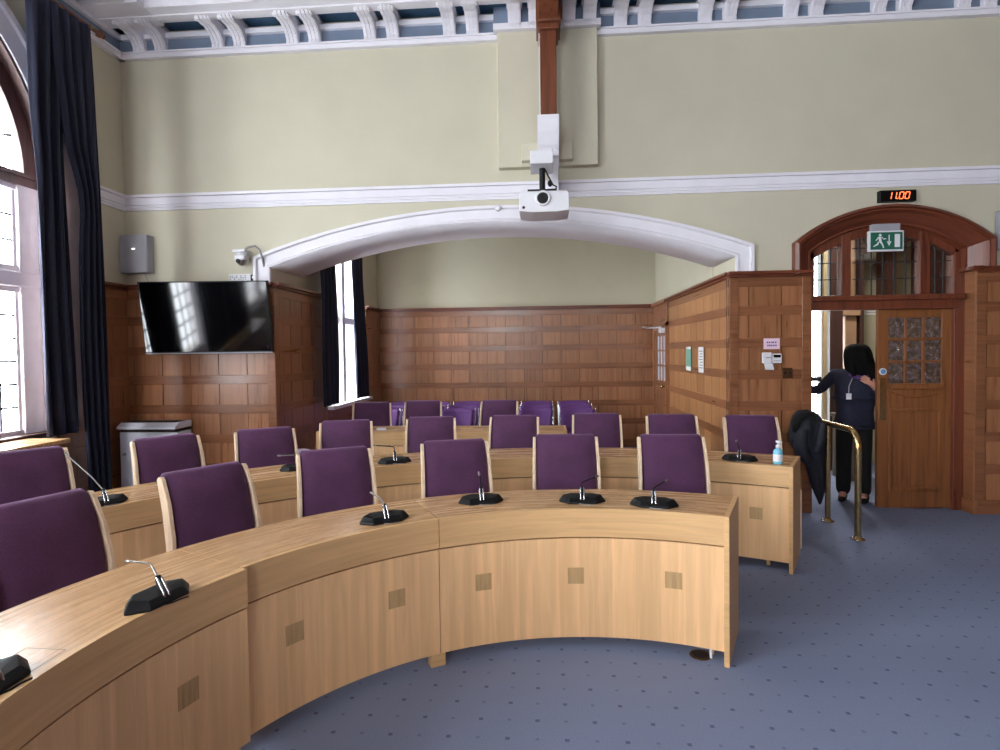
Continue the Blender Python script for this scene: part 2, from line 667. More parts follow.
# alcove shell
m = MB()
m.box(AXL, AXR, YA, YA + .15, 0, 3.6)
struct(m.build('wall_alcove_back', wall_paint))
struct(MB().box(AXR, AXR + .2, 6.6, YA + .15, 0, 3.6).build('wall_alcove_right', wall_paint))
m = MB()
WY0, WY1 = 7.35, 8.95
m.box(AXL - .3, AXL, 6.6, WY0, 0, 3.6)
m.box(AXL - .3, AXL, WY1, YA + .15, 0, 3.6)
m.box(AXL - .3, AXL, WY0, WY1, 0, .93)
m.box(AXL - .3, AXL, WY0, WY1, 3.25, 3.6)
struct(m.build('wall_alcove_left', wall_paint))
struct(MB().box(AXL - .3, AXR + .2, 6.6, YA + .15, 3.6, 3.7).build('ceiling_alcove', ceil_m))

# unseen right and rear walls, dark oak to cut bounced light
struct(MB().box(XR, XR + .2, YB, 10.2, 0, ZC + .15).build('wall_right', cap_wood))
REAR = ((-1.75, .9, 1.7, 2.7), (2.2, .45, 2.3, 1.4))
m = MB()
ed = [XL - .3] + [e for w, h_, z_, t_ in REAR for e in (w - h_, w + h_)] + [XR + .2]
for i in range(0, len(ed), 2): m.box(ed[i], ed[i + 1], YB - .2, YB, 0, ZC + .15)
for w, h_, z_, t_ in REAR: m.box(w - h_, w + h_, YB - .2, YB, 0, z_).box(w - h_, w + h_, YB - .2, YB, z_ + t_, ZC + .15)
struct(m.build('wall_behind', cap_wood))
for i, (w, h_, z_, t_) in enumerate(REAR):
    o_ = struct(empty('window_%d' % (6 + i), (w, YB, z_)))
    m = MB()
    for x in [-h_, h_ - .1] + ([-.4, .3] if h_ > 1 else []): m.box(x, x + .1, -.16, -.04, 0, t_)
    for z in (0, t_ * .5, t_ - .1): m.box(-h_, h_, -.15, -.05, z, z + .1)
    m.build('window_frame', stone_white, o_)
    m = MB()
    for k in range(1, int(h_ * 2 / .15)): m.box(-h_ + .15 * k - .004, -h_ + .15 * k + .004, -.104, -.096, .1, t_ - .1)
    for k in range(1, int(t_ / .21)): m.box(-h_, h_, -.104, -.096, .21 * k - .004, .21 * k + .004)
    m.build('leading', lead, o_)
    MB().add([(-h_, -.1, .05), (h_, -.1, .05), (h_, -.1, t_), (-h_, -.1, t_)], [(0, 1, 2, 3)]).build('pane', gl_clear, o_)

# left wall with three arched windows
WR = 1.47
WS = 3.15
WZ0 = .93
wins = (3.48, -0.32, -4.12)
m = MB()
edges = [YB] + [e for w in sorted(wins) for e in (w - WR, w + WR)] + [YW + .1]
for i in range(0, len(edges), 2):
    m.box(XL - .3, XL, edges[i], edges[i + 1], 0, ZC)
for w in wins:
    m.box(XL - .3, XL, w - WR, w + WR, 0, WZ0)
    n = 28
    ys = [w - WR * math.cos(PI * i / n) for i in range(n + 1)]
    zs = [WS + WR * math.sin(PI * i / n) for i in range(n + 1)]
    for x in (XL, XL - .3):
        vs = [(x, y, z) for y, z in zip(ys, zs)] + [(x, y, ZC) for y in ys]
        m.add(vs, [(i, i + 1, n + i + 2, n + i + 1) for i in range(n)])
    vs = [(x, y, z) for x in (XL, XL - .3) for y, z in zip(ys, zs)]
    m.add(vs, [(i, i + 1, n + i + 2, n + i + 1) for i in range(n)])
struct(m.build('wall_left', wall_paint))


def ring_yz(m, yc, zc, r0, r1, x0, x1, a0=0, a1=PI, n=32, z_foot=None):
    """arched band in the YZ plane"""
    def outl(r):
        p = []
        if z_foot is not None: p.append((yc + r, z_foot))
        p += [(yc + r * math.cos(a0 + (a1 - a0) * i / n), zc + r * math.sin(a0 + (a1 - a0) * i / n)) for i in range(n + 1)]
        if z_foot is not None: p.append((yc - r, z_foot))
        return p
    A, B = outl(r0), outl(r1)
    k = len(A)
    for x in (x0, x1):
        m.add([(x, y, z) for y, z in A] + [(x, y, z) for y, z in B], [(i, i + 1, k + i + 1, k + i) for i in range(k - 1)])
    for Q in (A, B):
        m.add([(x0, y, z) for y, z in Q] + [(x1, y, z) for y, z in Q], [(i, i + 1, k + i + 1, k + i) for i in range(k - 1)], smooth=True)
    return m


def window_big(w, name):
    root = empty(name, (XL, w, WZ0))
    struct(root)
    T = Matrix.Translation((-XL, -w, -WZ0))

    def bld(mm, nm, mt, **k):
        mm.v = [tuple(T @ Vector(q)) for q in mm.v]
        return mm.build(nm, mt, root, **k)
    GX = XL - .14
    # white stone jambs and arch reveal
    mm = MB()
    for s_ in (-1, 1): mm.box(GX - .05, XL + .002, w + s_ * WR - (.02 if s_ > 0 else 0), w + s_ * WR + (0 if s_ > 0 else .02), WZ0, WS)
    bld(mm, 'reveal', stone_white)
    mm = MB()
    ring_yz(mm, w, WS, WR - .02, WR + .005, GX - .05, XL + .004)
    bld(mm, 'arch_reveal', win_dark)
    mm = MB()
    ring_yz(mm, w, WS, WR + .005, WR + .17, XL - .01, XL + .02)
    ring_yz(mm, w, WS, WR + .17, WR + .22, XL - .01, XL + .05)
    bld(mm, 'archivolt', plaster)
    # dark wood arch frame and the transoms
    mm = MB()
    ring_yz(mm, w, WS, WR - .15, WR - .02, GX - .06, GX + .05)
    mm.box(GX - .05, GX + .06, w - WR, w + WR, 3.07, 3.16)
    mm.box(GX - .06, GX + .09, w - WR, w + WR, 3.14, 3.17)
    bld(mm, 'arch_frame', win_dark)
    mm = MB()
    for s_ in (-1, 1):
        mm.box(GX - .05, GX + .05, w + s_ * (WR - .02) - (.2 if s_ > 0 else 0), w + s_ * (WR - .02) + (0 if s_ > 0 else .2), WZ0, 3.1)
    for q in (-.46, .46):
        mm.box(GX - .06, GX + .06, w + q - .07, w + q + .07, WZ0, 3.1)
    mm.box(GX - .05, GX + .06, w - WR, w + WR, 2.2, 2.33)
    bld(mm, 'stone_mullions', stone_white, bevel=.012)
    mm = MB()
    lights = [(w - 1.25, w - .53), (w - .39, w + .39), (w + .53, w + 1.25)]
    for (a, b_) in lights:
        for (z0, z1) in ((WZ0, 2.2), (2.33, 3.07)):
            mm.box(GX - .01, GX + .015, a, a + .025, z0, z1)
            mm.box(GX - .01, GX + .015, b_ - .025, b_, z0, z1)
            mm.box(GX - .02, GX + .03, a, b_, z0, z0 + .05)
            mm.box(GX - .02, GX + .03, a, b_, z1 - .045, z1)
    for s_ in (-.4, .4):
        mm.box(GX - .03, GX + .03, w + s_ - .03, w + s_ + .03, 3.15, WS + 1.26)
    bld(mm, 'casements', stone_white)
    mm = MB()
    r = .008
    for (a, b_) in lights:
        for (z0, z1) in ((WZ0 + .05, 2.155), (2.38, 3.025)):
            k = 4
            for i in range(1, k):
                y = a + (b_ - a) * i / k
                mm.box(GX - r, GX + r, y - r, y + r, z0, z1)
            k = max(2, round((z1 - z0) / .205))
            for i in range(1, k):
                z = z0 + (z1 - z0) * i / k
                mm.box(GX - r, GX + r, a, b_, z - r, z + r)
    for rr in (.45, .75, 1.05):
        pts = [(GX, w + rr * math.cos(PI * i / 24), WS + .02 + rr * math.sin(PI * i / 24)) for i in range(25)]
        mm.tube(pts, r, 5)
    for i in range(1, 12):
        a = PI * i / 12
        mm.tube([(GX, w + .2 * math.cos(a), WS + .2 * math.sin(a)), (GX, w + 1.3 * math.cos(a), WS + 1.3 * math.sin(a))], r, 5)
    for i in range(6):   # scrollwork
        a = PI * (i + .5) / 6
        c = (w + .9 * math.cos(a), WS + .9 * math.sin(a))
        mm.tube([(GX, c[0] + .12 * math.cos(t * .5), c[1] + .12 * math.sin(t * .5)) for t in range(13)], r, 5)
    bld(mm, 'leading', lead)
    mm = MB()
    n = 24
    vs = [(GX, w + (WR - .1) * math.cos(PI * i / n), WS + (WR - .1) * math.sin(PI * i / n)) for i in range(n + 1)]
    vs += [(GX, w - WR + .1, WZ0), (GX, w + WR - .1, WZ0)]
    mm.add(vs, [tuple(range(len(vs)))])
    bld(mm, 'pane', gl_clear)
    mm = MB().box(GX - .06, XL + .02, w - WR, w + WR, WZ0 - .03, WZ0 + .012)
    bld(mm, 'window_sill', win_dark)
    return root


for i, w in enumerate(wins):
    window_big(w, 'window_%d' % (i + 1))

# alcove window
root = struct(empty('window_4', (AXL, WY0, .93)))
T = (-AXL, -WY0, -.93)


def shifted(mm):
    mm.v = [(a + T[0], b_ + T[1], c + T[2]) for a, b_, c in mm.v]
    return mm


mm = MB()
GX = AXL - .2
for (a, b_) in ((WY0, WY0 + .12), (WY1 - .12, WY1), (WY0 + .74, WY0 + .86)):
    mm.box(GX - .05, AXL - .0, a, b_, .93, 3.25)
mm.box(GX - .05, AXL - .05, WY0, WY1, 2.02, 2.12)
shifted(mm).build('window_frame', stone_white, root, bevel=.01)
mm = MB()
for i in range(1, 12):
    y = WY0 + .12 + (WY1 - WY0 - .24) * i / 12
    mm.box(GX - .004, GX + .004, y - .004, y + .004, .93, 3.25)
for i in range(1, 12):
    z = .93 + 2.3 * i / 12
    mm.box(GX - .004, GX + .004, WY0 + .1, WY1 - .1, z - .004, z + .004)
shifted(mm).build('leading', lead, root)
mm = MB().add([(GX, WY0, .93), (GX, WY1, .93), (GX, WY1, 3.25), (GX, WY0, 3.25)], [(0, 1, 2, 3)])
shifted(mm).build('pane', gl_clear, root)
mm = MB().box(GX, AXL + .14, WY0 - .05, WY1 + .05, .88, .925)
shifted(mm).build('window_sill', plaster, root)

# picture rail and cornice of the far wall
m = MB()
for z0, z1, d_ in ((3.11, 3.135, .02), (3.135, 3.16, .035), (3.16, 3.175, .05), (3.175, 3.235, .04), (3.235, 3.262, .075)):
    m.box(XL, XR, YW - d_, YW, z0, z1)
    m.box(XL, XL + d_, 5.06, YW - d_, z0, z1)
struct(m.build('trim_3', plaster))

cx_pairs = [-3.99, -3.148, -2.368, -1.572, -.775, .892, 1.69, 2.485, 3.28, 4.03, 4.83, 5.63]


def bracket_mesh(dy=0):
    """scrolled console: local x across, y=0 at wall, -y into the room"""
    prof = [(0, 4.712), (-.035, 4.712), (-.05, 4.73), (-.05, 4.76), (-.075, 4.80), (-.12, 4.835), (-.19, 4.855),
            (-.25, 4.85), (-.30, 4.855), (-.33, 4.875), (-.34, 4.90), (-.34, 4.925), (0, 4.925)]
    m = MB()
    m.prism([(y + dy, z) for y, z in prof], 0, -.062, .062)
    for x0 in (-.052, -.013, .026):
        q_ = [(0, 4.708)] + [(y * 1.05 - .006, 4.93 + (z - 4.93) * 1.05) for y, z in prof[1:-1]] + [(0, 4.925)]
        m.prism([(y + dy, z) for y, z in q_], 0, x0, x0 + .026)
    for sx in (-1, 1):
        m.cyl((sx * .055, -.30 + dy, 4.885), (sx * .075, -.30 + dy, 4.885), .035, 12)
    m.box(-.075, .075, -.36 + dy, dy, 4.915, 4.94)
    return m


corn = struct(empty('trim_4', (0, YW, 4.6)))


def cb(mm, nm, mt, parent=corn, off=(0, -YW, -4.6), **k):
    mm.v = [(a + off[0], b_ + off[1], c + off[2]) for a, b_, c in mm.v]
    return mm.build(nm, mt, parent, **k)


m = MB().box(XL, XR, YW - .055, YW, 4.655, 4.70).box(XL, XR, YW - .075, YW, 4.70, 4.716)
m.box(XL, XR, YW - .06, YW, 4.845, 4.895)
m.box(XL, XR, 5.40, 5.66, 4.89, ZC).box(XL, XR, 5.34, 5.40, 4.96, ZC).box(XL, XR, 5.52, 5.60, 4.875, 4.89)
m.box(XL, XL + .62, 5.30, 5.70, 4.885, 5.05)
cb(m, 'moulding', plaster)
cb(MB().box(XL, XR, YW - .02, YW, 4.716, 4.845), 'frieze', slate)
cb(MB().box(XL, XR, 5.66, YW, 4.94, 4.97), 'soffit', deep_blue)
bm_ = bracket_mesh()
b0 = None
for cx in cx_pairs:
    for s_ in (-.115, .115):
        if b0 is None:
            bb = MB(); bb.add(bm_.v, bm_.f)
            b0 = bb.build('bracket', plaster, corn)
            o = b0
            b0.data.transform(Matrix.Translation((0, 0, -4.6)))
        else:
            o = b0.copy(); col.objects.link(o); o.parent = corn
        o.location = (cx + s_, -.01, 0)
for x in (-.243, -.045, .277, .475):
    o = b0.copy(); col.objects.link(o); o.parent = corn
    o.location = (x - .1 + .1, -.10, 0)
# cornice along the left wall
corn2 = struct(empty('trim_5', (XL, 0, 4.6)))
m = MB().box(XL, XL + .055, YB, YW, 4.655, 4.70).box(XL, XL + .075, YB, YW, 4.70, 4.716).box(XL, XL + .06, YB, YW, 4.845, 4.895)
m.box(XL + .24, XL + .5, YB, YW, 4.89, ZC).box(XL + .5, XL + .56, YB, YW, 4.96, ZC)
cb(m, 'moulding', plaster, corn2, (-XL, 0, -4.6))
cb(MB().box(XL, XL + .02, YB, YW, 4.716, 4.845), 'frieze', slate, corn2, (-XL, 0, -4.6))
cb(MB().box(XL, XL + .24, YB, YW, 4.94, 4.97), 'soffit', deep_blue, corn2, (-XL, 0, -4.6))
k = 0
yb = 4.75
while yb > 1.0:
    for s_ in (-.1, .1):
        o = b0.copy(); col.objects.link(o); o.parent = corn2
        o.location = (.01, yb + s_, 0)
        o.rotation_euler.z = PI / 2
    yb -= .8

# pilaster carrying the roof post
pil = struct(empty('trim_6', (.07, YW, 3.3)))
m = MB().box(-.42, .55, 5.80, YW, 3.395, 4.70)
m.box(-.19, .30, 5.72, 5.80, 3.43, 3.60)
cb(m, 'pilaster', wall_paint, pil, (-.07, -YW, -3.3), bevel=.008)
cb(MB().box(-.45, .58, 5.75, 5.86, 4.70, 4.76), 'capping', plaster, pil, (-.07, -YW, -3.3))
cb(MB().box(-.45, .58, 5.80, 5.90, 4.76, 4.94), 'frieze', slate, pil, (-.07, -YW, -3.3))


# ------------------------------------------------------------------ panelling
RZ = [(1.925, 2.011), (1.597, 1.684), (1.295, 1.382), (.99, 1.077), (.685, .772), (.38, .467)]
RZ = [(a, a + .09) for a in (1.915, 1.605, 1.298, .992, .686, .38)]


def panelling(name, axis, a0, a1, face, out, mats, start=None, edge=True, ztop=None):
    """axis 0: runs along X at Y=face ; axis 1: runs along Y at X=face; out = sign towards the room"""
    pm, rm, cm = mats

    def B(m, u0, u1, d0, d1, z0, z1):
        q0, q1 = sorted((face + out * d0, face + out * d1))
        if ztop:
            if z0 >= ztop: return
            z1 = min(z1, ztop)
        if axis == 0: m.box(u0, u1, q0, q1, z0, z1)
        else: m.box(q0, q1, u0, u1, z0, z1)
    root = struct(empty(name, (0, 0, 0)))
    m = MB()
    B(m, a0, a1, -.035, -.02, 0, 2.28)
    m.build('backing', dark_gap, root)
    m = MB()
    w = .305
    lv = [2.19] + [q for r in RZ for q in (r[1], r[0])] + [.13]
    u = a0 + (.09 if edge else 0) if start is None else start
    us = []
    uu = u
    while uu > a0 + .03: uu -= w
    while uu < a1:
        us.append(uu); uu += w
    us.append(uu)
    for j in range(0, len(lv), 2):
        zt, zb = lv[j], lv[j + 1]
        for i in range(len(us) - 1):
            x0, x1 = max(a0, us[i] + .004), min(a1, us[i + 1] - .004)
            if x1 - x0 < .02: continue
            k0 = len(m.v)
            B(m, x0, x1, -.02, -.006, zb, zt)
            sh_ = i * .305 + .004 - us[i]
            zr_ = (j // 2) * .306 + .02
            m.g[k0:] = [(p[0] + (sh_ if axis == 0 else 0) + .0005, p[1] + (sh_ if axis == 1 else 0) + .0005, zr_ + min(.27, p[2] - zb)) for p in m.v[k0:]]
    m.build('boards', pm, root)
    m = MB()
    B(m, a0, a1, -.02, 0, 2.19, 2.285)
    for zb, zt in RZ: B(m, a0, a1, -.02, .0, zb, zt)
    B(m, a0, a1, -.02, .012, 0, .13)
    if edge:
        for p in edge if isinstance(edge, (list, tuple)) else (a0, a1 - .08):
            B(m, p, p + .085, -.02, .004, 0, 2.285)
    m.build('rails', rm, root, bevel=.003)
    m = MB()
    B(m, a0, a1, -.03, .03, 2.28, 2.31)
    B(m, a0, a1, -.03, .06, 2.305, ZD)
    if not ztop: m.build('cap', cm, root, bevel=.004)
    return root


MX = (panel_wood, rail_wood, cap_wood)
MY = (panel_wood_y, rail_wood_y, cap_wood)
panelling('trim_7', 0, AXL + .02, 1.815, YA - .03, -1, MX, start=-1.54, edge=False)
panelling('trim_8', 0, XL + .02, -2.745, YP, -1, MX, start=-3.354, edge=(-2.83,))
panelling('trim_9', 0, 1.78, 2.568, YP, -1, MX, start=1.985, edge=(1.80, 2.48))
panelling('trim_10', 0, 4.06, XR, YP, -1, MX, start=4.16, edge=(4.06,))
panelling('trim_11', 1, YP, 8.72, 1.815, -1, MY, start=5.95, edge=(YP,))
LW = (wood('oak_panelling_left', (150, 104, 74), (130, 86, 58), 2, 0.3, plank=((1, .305), (2, .306)), pvar=.26), rail_wood_y, cap_wood)
panelling('trim_12', 1, YP, 7.33, -2.745, 1, LW, edge=(YP, 7.245))
panelling('trim_23', 1, 8.97, YA - .03, -2.745, 1, LW, edge=(8.97,))
panelling('trim_24', 1, 7.33, 8.97, -2.745, 1, LW, edge=False, ztop=.88)
panelling('trim_25', 1, YB, YP - .05, XR - .03, -1, (panel_wood_y, rail_wood_y, cap_wood), edge=False)  # this and the next: unseen dark panelling, added to reduce bounced light
panelling('trim_26', 0, XL, XR, YB + .03, 1, MX, edge=False, ztop=1.85)
panelling('trim_13', 1, 4.95, YP, XL + .03, 1, (panel_wood, rail_wood_y, cap_wood), edge=False)
# return of the panelling at the right of the door
m = MB().box(4.045, 4.07, YP, 6.08, 0, 2.30).box(4.03, 4.075, YP - .02, 6.06, 0, .13)
struct(m.build('trim_14', rail_wood_y, bevel=.003))
m = MB().box(3.99, 4.08, YP - .06, 6.0, 2.30, ZD + .005)
struct(m.build('trim_15', cap_wood, bevel=.004))
# cut through for the alcove window: sill zone stays panelled below; boxed wooden linings hide the wall edge
m = MB().box(1.79, 1.815, 8.72, YA - .04, 1.97, ZD - .05).box(1.77, 1.83, 8.70, 8.76, 0, 2.0).box(1.77, 1.83, 9.66, 9.72, 0, 2.0).box(1.77, 1.83, 8.70, 9.72, 1.94, 2.0)
m.box(1.75, 1.84, 8.70, YA - .04, 2.28, ZD)
m.box(1.79, 1.83, 9.72, YA - .04, 0, 2.0)
struct(m.build('trim_17', rail_wood_y, bevel=.003))

# alcove door
d2 = struct(empty('door_1', (1.815, 9.2, 0)))


def loc_build(mm, nm, mt, par, off, **k):
    mm.v = [(a - off[0], b_ - off[1], c - off[2]) for a, b_, c in mm.v]
    return mm.build(nm, mt, par, **k)


O2 = (1.815, 9.2, 0)
m = MB()
m.box(1.80, 1.835, 8.76, 8.88, .01, 1.94).box(1.80, 1.835, 9.54, 9.66, .01, 1.94)
m.box(1.80, 1.835, 8.88, 9.54, 1.80, 1.94).box(1.80, 1.835, 8.88, 9.54, .95, 1.12).box(1.80, 1.835, 8.88, 9.54, .01, .25)
m.box(1.81, 1.83, 8.88, 9.54, .25, .95)
for y in (9.10, 9.32): m.box(1.802, 1.833, y - .014, y + .014, 1.12, 1.80)
for z in (1.35, 1.58): m.box(1.802, 1.833, 8.88, 9.54, z - .014, z + .014)
loc_build(m, 'leaf', rail_wood_y, d2, O2, bevel=.003)
loc_build(MB().box(1.815, 1.820, 8.88, 9.54, 1.12, 1.80), 'pane', pale_grey, d2, O2)
loc_build(MB().cyl((1.80, 8.82, 1.05), (1.74, 8.82, 1.05), .012).ball((1.735, 8.82, 1.05), .028), 'door_handle', brass, d2, O2)
m = MB().box(1.72, 1.80, 8.78, 8.98, 1.84, 1.91)
m.tube([(1.75, 8.95, 1.925), (1.58, 9.12, 1.925)], .012, 8)
m.tube([(1.58, 9.12, 1.925), (1.46, 8.78, 1.925)], .012, 8)
loc_build(m, 'door_closer', white_pl, d2, O2)

# ------------------------------------------------------------------ arched doorway
dr = struct(empty('door_2', (3.305, 6.05, 0)))
OD = (3.305, 6.05, 0)


def dp(t):
    return arch_path(3.305, .69 + .216 * t, 2.515 + .085 * t, .235 + .098 * t, 2.30, 40)


def dloft(ts, ys, mt, nm):
    paths = [[(x - OD[0], z) for x, z in dp(t)] for t in ts]
    return loft(paths, [y - OD[1] for y in ys], mt, nm, dr)


dloft([1, 1, .86, .80, .74, .68, .60, .30, .20, .12, .06, 0, 0],
      [YW, 5.82, 5.80, 5.83, 5.83, 5.85, 5.87, 5.93, 5.95, 5.95, 5.99, 5.99, 6.12], frame_wood, 'arch_frame')
# fanlight
m = MB()
m.box(2.62, 3.99, 5.97, 6.08, 1.958, 2.05).box(2.60, 4.02, 5.93, 6.09, 2.045, 2.095)
for x in (2.95, 3.68):
    m.box(x - .045, x + .045, 5.99, 6.08, 2.10, 2.735 if x < 3 else 2.70)
m.box(2.615, 2.655, 6.0, 6.08, 2.10, 2.55).box(3.955, 3.995, 6.0, 6.08, 0, 2.55)
m.box(2.60, 2.625, 6.0, 6.10, 0, 2.5).box(3.95, 4.06, 5.99, 6.12, 0, 2.5).box(2.56, 2.578, 5.87, 6.10, 0, 2.30)
loc_build(m, 'transom', frame_wood, dr, OD, bevel=.006)
A2 = dict(xc=3.305, h=.69, zs=2.515, rise=.235)
xs = [2.62 + 1.37 * i / 30 for i in range(31)]
m = MB()
m.add([(x, 6.00, arch_z(A2, x) + .01) for x in xs] + [(x, 6.00, arch_z(A2, x) - .075) for x in xs], [(i, i + 1, 32 + i, 31 + i) for i in range(30)])
m.add([(x, 6.00, arch_z(A2, x) - .075) for x in xs] + [(x, 6.08, arch_z(A2, x) - .075) for x in xs], [(i, i + 1, 32 + i, 31 + i) for i in range(30)])
loc_build(m, 'fanlight_head', frame_wood, dr, OD)
m = MB()
for a, b_ in ((2.655, 2.905), (2.995, 3.635), (3.725, 3.955)):
    vs = [(a, 6.04, 2.10), (b_, 6.04, 2.10)] + [(b_ + (a - b_) * i / 8, 6.04, arch_z(A2, b_ + (a - b_) * i / 8) - .05) for i in range(9)]
    m.add(vs, [tuple(range(len(vs)))])
loc_build(m, 'pane', gl_dim, dr, OD)
m = MB()
r = .004
for a, b_, k in ((2.655, 2.905, 3), (2.995, 3.635, 6), (3.725, 3.955, 3)):
    for i in range(1, k):
        x = a + (b_ - a) * i / k
        m.box(x - r, x + r, 6.03, 6.045, 2.10, arch_z(A2, x) - .06)
    for z in (2.26, 2.42, 2.56):
        ok = [x for x in xs if a <= x <= b_ and arch_z(A2, x) - .06 > z]
        if len(ok) > 1: m.box(min(ok), max(ok), 6.03, 6.045, z - r, z + r)
loc_build(m, 'leading', lead, dr, OD)

# closed right leaf
leaf = empty('leaf', (0, 0, 0)); leaf.parent = dr
m = MB()
X0, X1 = 3.268, 3.955
m.box(X0, 3.368, 6.03, 6.075, .012, 1.955).box(3.865, X1, 6.03, 6.075, .012, 1.955)
m.box(3.368, 3.865, 6.03, 6.075, 1.876, 1.955).box(3.368, 3.865, 6.03, 6.075, .99, 1.225).box(3.368, 3.865, 6.03, 6.075, .012, .182)
for x in (3.368 + .497 / 3, 3.368 + .497 * 2 / 3): m.box(x - .012, x + .012, 6.033, 6.07, 1.225, 1.876)
for z in (1.445, 1.666): m.box(3.368, 3.865, 6.033, 6.07, z - .012, z + .012)
m.prism([(3.368, 1.235), (3.865, 1.235), (3.855, 1.20), (3.83, 1.18), (3.40, 1.18), (3.378, 1.20)], 1, 5.99, 6.032)
pts = [(3.37, 1.18)] + [(3.37 + .493 * i / 12, 1.18 - .085 * math.sin(PI * i / 12) ** .6) for i in range(13)] + [(3.863, 1.18)]
m.prism(pts, 1, 6.012, 6.032)
m.box(3.40, 3.84, 6.036, 6.07, .182, .99)
m.box(3.368, 3.40, 6.022, 6.04, .182, .99).box(3.835, 3.865, 6.022, 6.04, .182, .99).box(3.40, 3.835, 6.022, 6.04, .96, .99).box(3.40, 3.835, 6.022, 6.04, .182, .21)
lo = loc_build(m, 'door_leaf', door_wood, dr, OD, bevel=.004)
bpy.data.objects.remove(leaf)
loc_build(MB().box(3.368, 3.865, 6.048, 6.054, 1.225, 1.876), 'pane', gl_rib, lo, OD)
loc_build(MB().box(3.282, 3.345, 6.022, 6.032, .875, 1.29), 'push_plate', brass, lo, OD, bevel=.002)
m = MB().cyl((3.313, 6.03, 1.352), (3.313, 6.018, 1.352), .034, 24)
s1 = loc_build(m, 'sign_disc', white_pl, lo, OD)
loc_build(MB().cyl((3.313, 6.018, 1.352), (3.313, 6.015, 1.352), .024, 24), 'emblem', sign_blue, lo, OD)
# left leaf, swung open into the lobby
m = MB()
m.box(2.60, 2.64, 6.13, 6.23, .012, 1.955).box(2.60, 2.64, 6.71, 6.80, .012, 1.955).box(2.60, 2.64, 6.23, 6.71, 1.88, 1.98)
m.box(2.60, 2.64, 6.23, 6.71, .99, 1.225).box(2.60, 2.64, 6.23, 6.71, .012, .182).box(2.61, 2.63, 6.23, 6.71, .182, .99)
m.box(2.605, 2.635, 6.23, 6.71, 1.445, 1.465).box(2.605, 2.635, 6.23, 6.71, 1.66, 1.68)
loc_build(m, 'door_leaf', door_wood, dr, OD, bevel=.004)

# ------------------------------------------------------------------ lobby beyond the door
m = MB()
LB = 8.4
m.box(2.1, 3.50, LB, LB + .12, 0, 3.4).box(3.83, XR, LB, LB + .12, 0, 3.4).box(3.50, 3.83, LB, LB + .12, 3.0, 3.4).box(3.50, 3.83, LB, LB + .12, 0, .25)
struct(m.build('wall_lobby_back', lobby_cream))
struct(MB().box(2.04, 2.1, 6.12, LB + .12, 0, 3.4).build('wall_lobby_left', lobby_cream))
struct(MB().box(2.04, XR, 6.12, LB + .12, 3.4, 3.5).build('ceiling_lobby', ceil_m))
w5 = struct(empty('window_5', (3.62, LB, .25)))
O5 = (3.62, LB, .25)
m = MB().box(3.50, 3.53, LB - .03, LB + .1, .25, 3.0).box(3.80, 3.83, LB - .03, LB + .1, .25, 3.0).box(3.52, 3.81, LB - .02, LB + .08, 1.13, 1.19).box(3.52, 3.81, LB - .02, LB + .08, 2.2, 2.26)
loc_build(m, 'window_frame', lead, w5, O5)
loc_build(MB().add([(3.51, LB + .03, .25), (3.81, LB + .03, .25), (3.81, LB + .03, 3.0), (3.51, LB + .03, 3.0)], [(0, 1, 2, 3)]), 'pane', gl_clear, w5, O5)
struct(MB().box(3.612, 3.66, 7.9, 7.96, 0, 3.3).build('trim_18', plain('lobby_cream_post', (206, 186, 150), .6)))
struct(MB().box(3.69, 3.85, 7.9, 8.0, 0, 3.3).build('trim_19', win_dark))
m = MB().box(3.93, 4.075, 8.0, 8.38, 0, 2.0).box(3.87, 4.10, 7.95, 8.38, 2.0, 2.09).box(3.94, 4.06, 8.02, 8.38, 2.09, 3.3)
struct(m.build('trim_20', lobby_stone, bevel=.012))
struct(MB().box(4.11, 4.16, 8.0, 8.1, 0, 3.3).box(4.5, 4.62, 8.1, 8.35, 2.2, 3.4).box(4.95, 5.4, 8.1, 8.35, 2.2, 3.4).box(2.9, XR, 7.6, 7.75, 3.12, 3.4)
       .prism([(4.1, 2.9), (5.6, 3.3), (5.6, 3.18), (4.1, 2.78)], 1, 7.9, 8.0).build('trim_21', win_dark))
cl = empty('lobby_fill_fitting', (3.6, 7.2, 3.4), 0, 'unseen round fill light added under the lobby ceiling to brighten the doorway view', 'fill light')  # unseen glowing fitting, added to brighten the lobby
MB().lathe([(.16, -.05), (.18, -.02), (.18, 0)], (0, 0, 0), 24).build('fill_disc', plain('fill_glow', (255, 244, 226), .5, emit=(255, 240, 220), estr=6), cl)
ld = bpy.data.lights.new('lobby_fill', 'POINT')  # added fill light for the view through the doorway
ld.energy = 70
ld.shadow_soft_size = .15
ld.color = (1, .93, .84)
lo_ = bpy.data.objects.new('lobby_fill', ld)
lo_.location = (3.6, 7.2, 3.2)
col.objects.link(lo_)
o = MB().box(4.37, 4.54, LB - .012, LB - .003, 2.03, 2.22).build('wall_notice', paper)
tag(o, 'white paper notice on the cream lobby wall seen through the open door', 'notice')
m = MB()
for k in range(5): m.box(4.39, 4.52, LB - .014, LB - .012, 2.06 + k * .03, 2.066 + k * .03)
m.build('writing', grey_ink, o)
o = MB().box(3.58, 3.84, 7.25, 7.6, .0, .74).box(3.56, 3.86, 7.23, 7.62, .74, .78).box(3.60, 3.82, 7.24, 7.25, .06, .70)
o = o.build('low_cabinet', plain('grey_beige_paint', (140, 130, 118), .6), bevel=.006)
tag(o, 'low grey beige cabinet standing in the lobby beyond the open doorway', 'cabinet')


# ------------------------------------------------------------------ curved desks
C0 = (.265, 1.487)
D2R = PI / 180


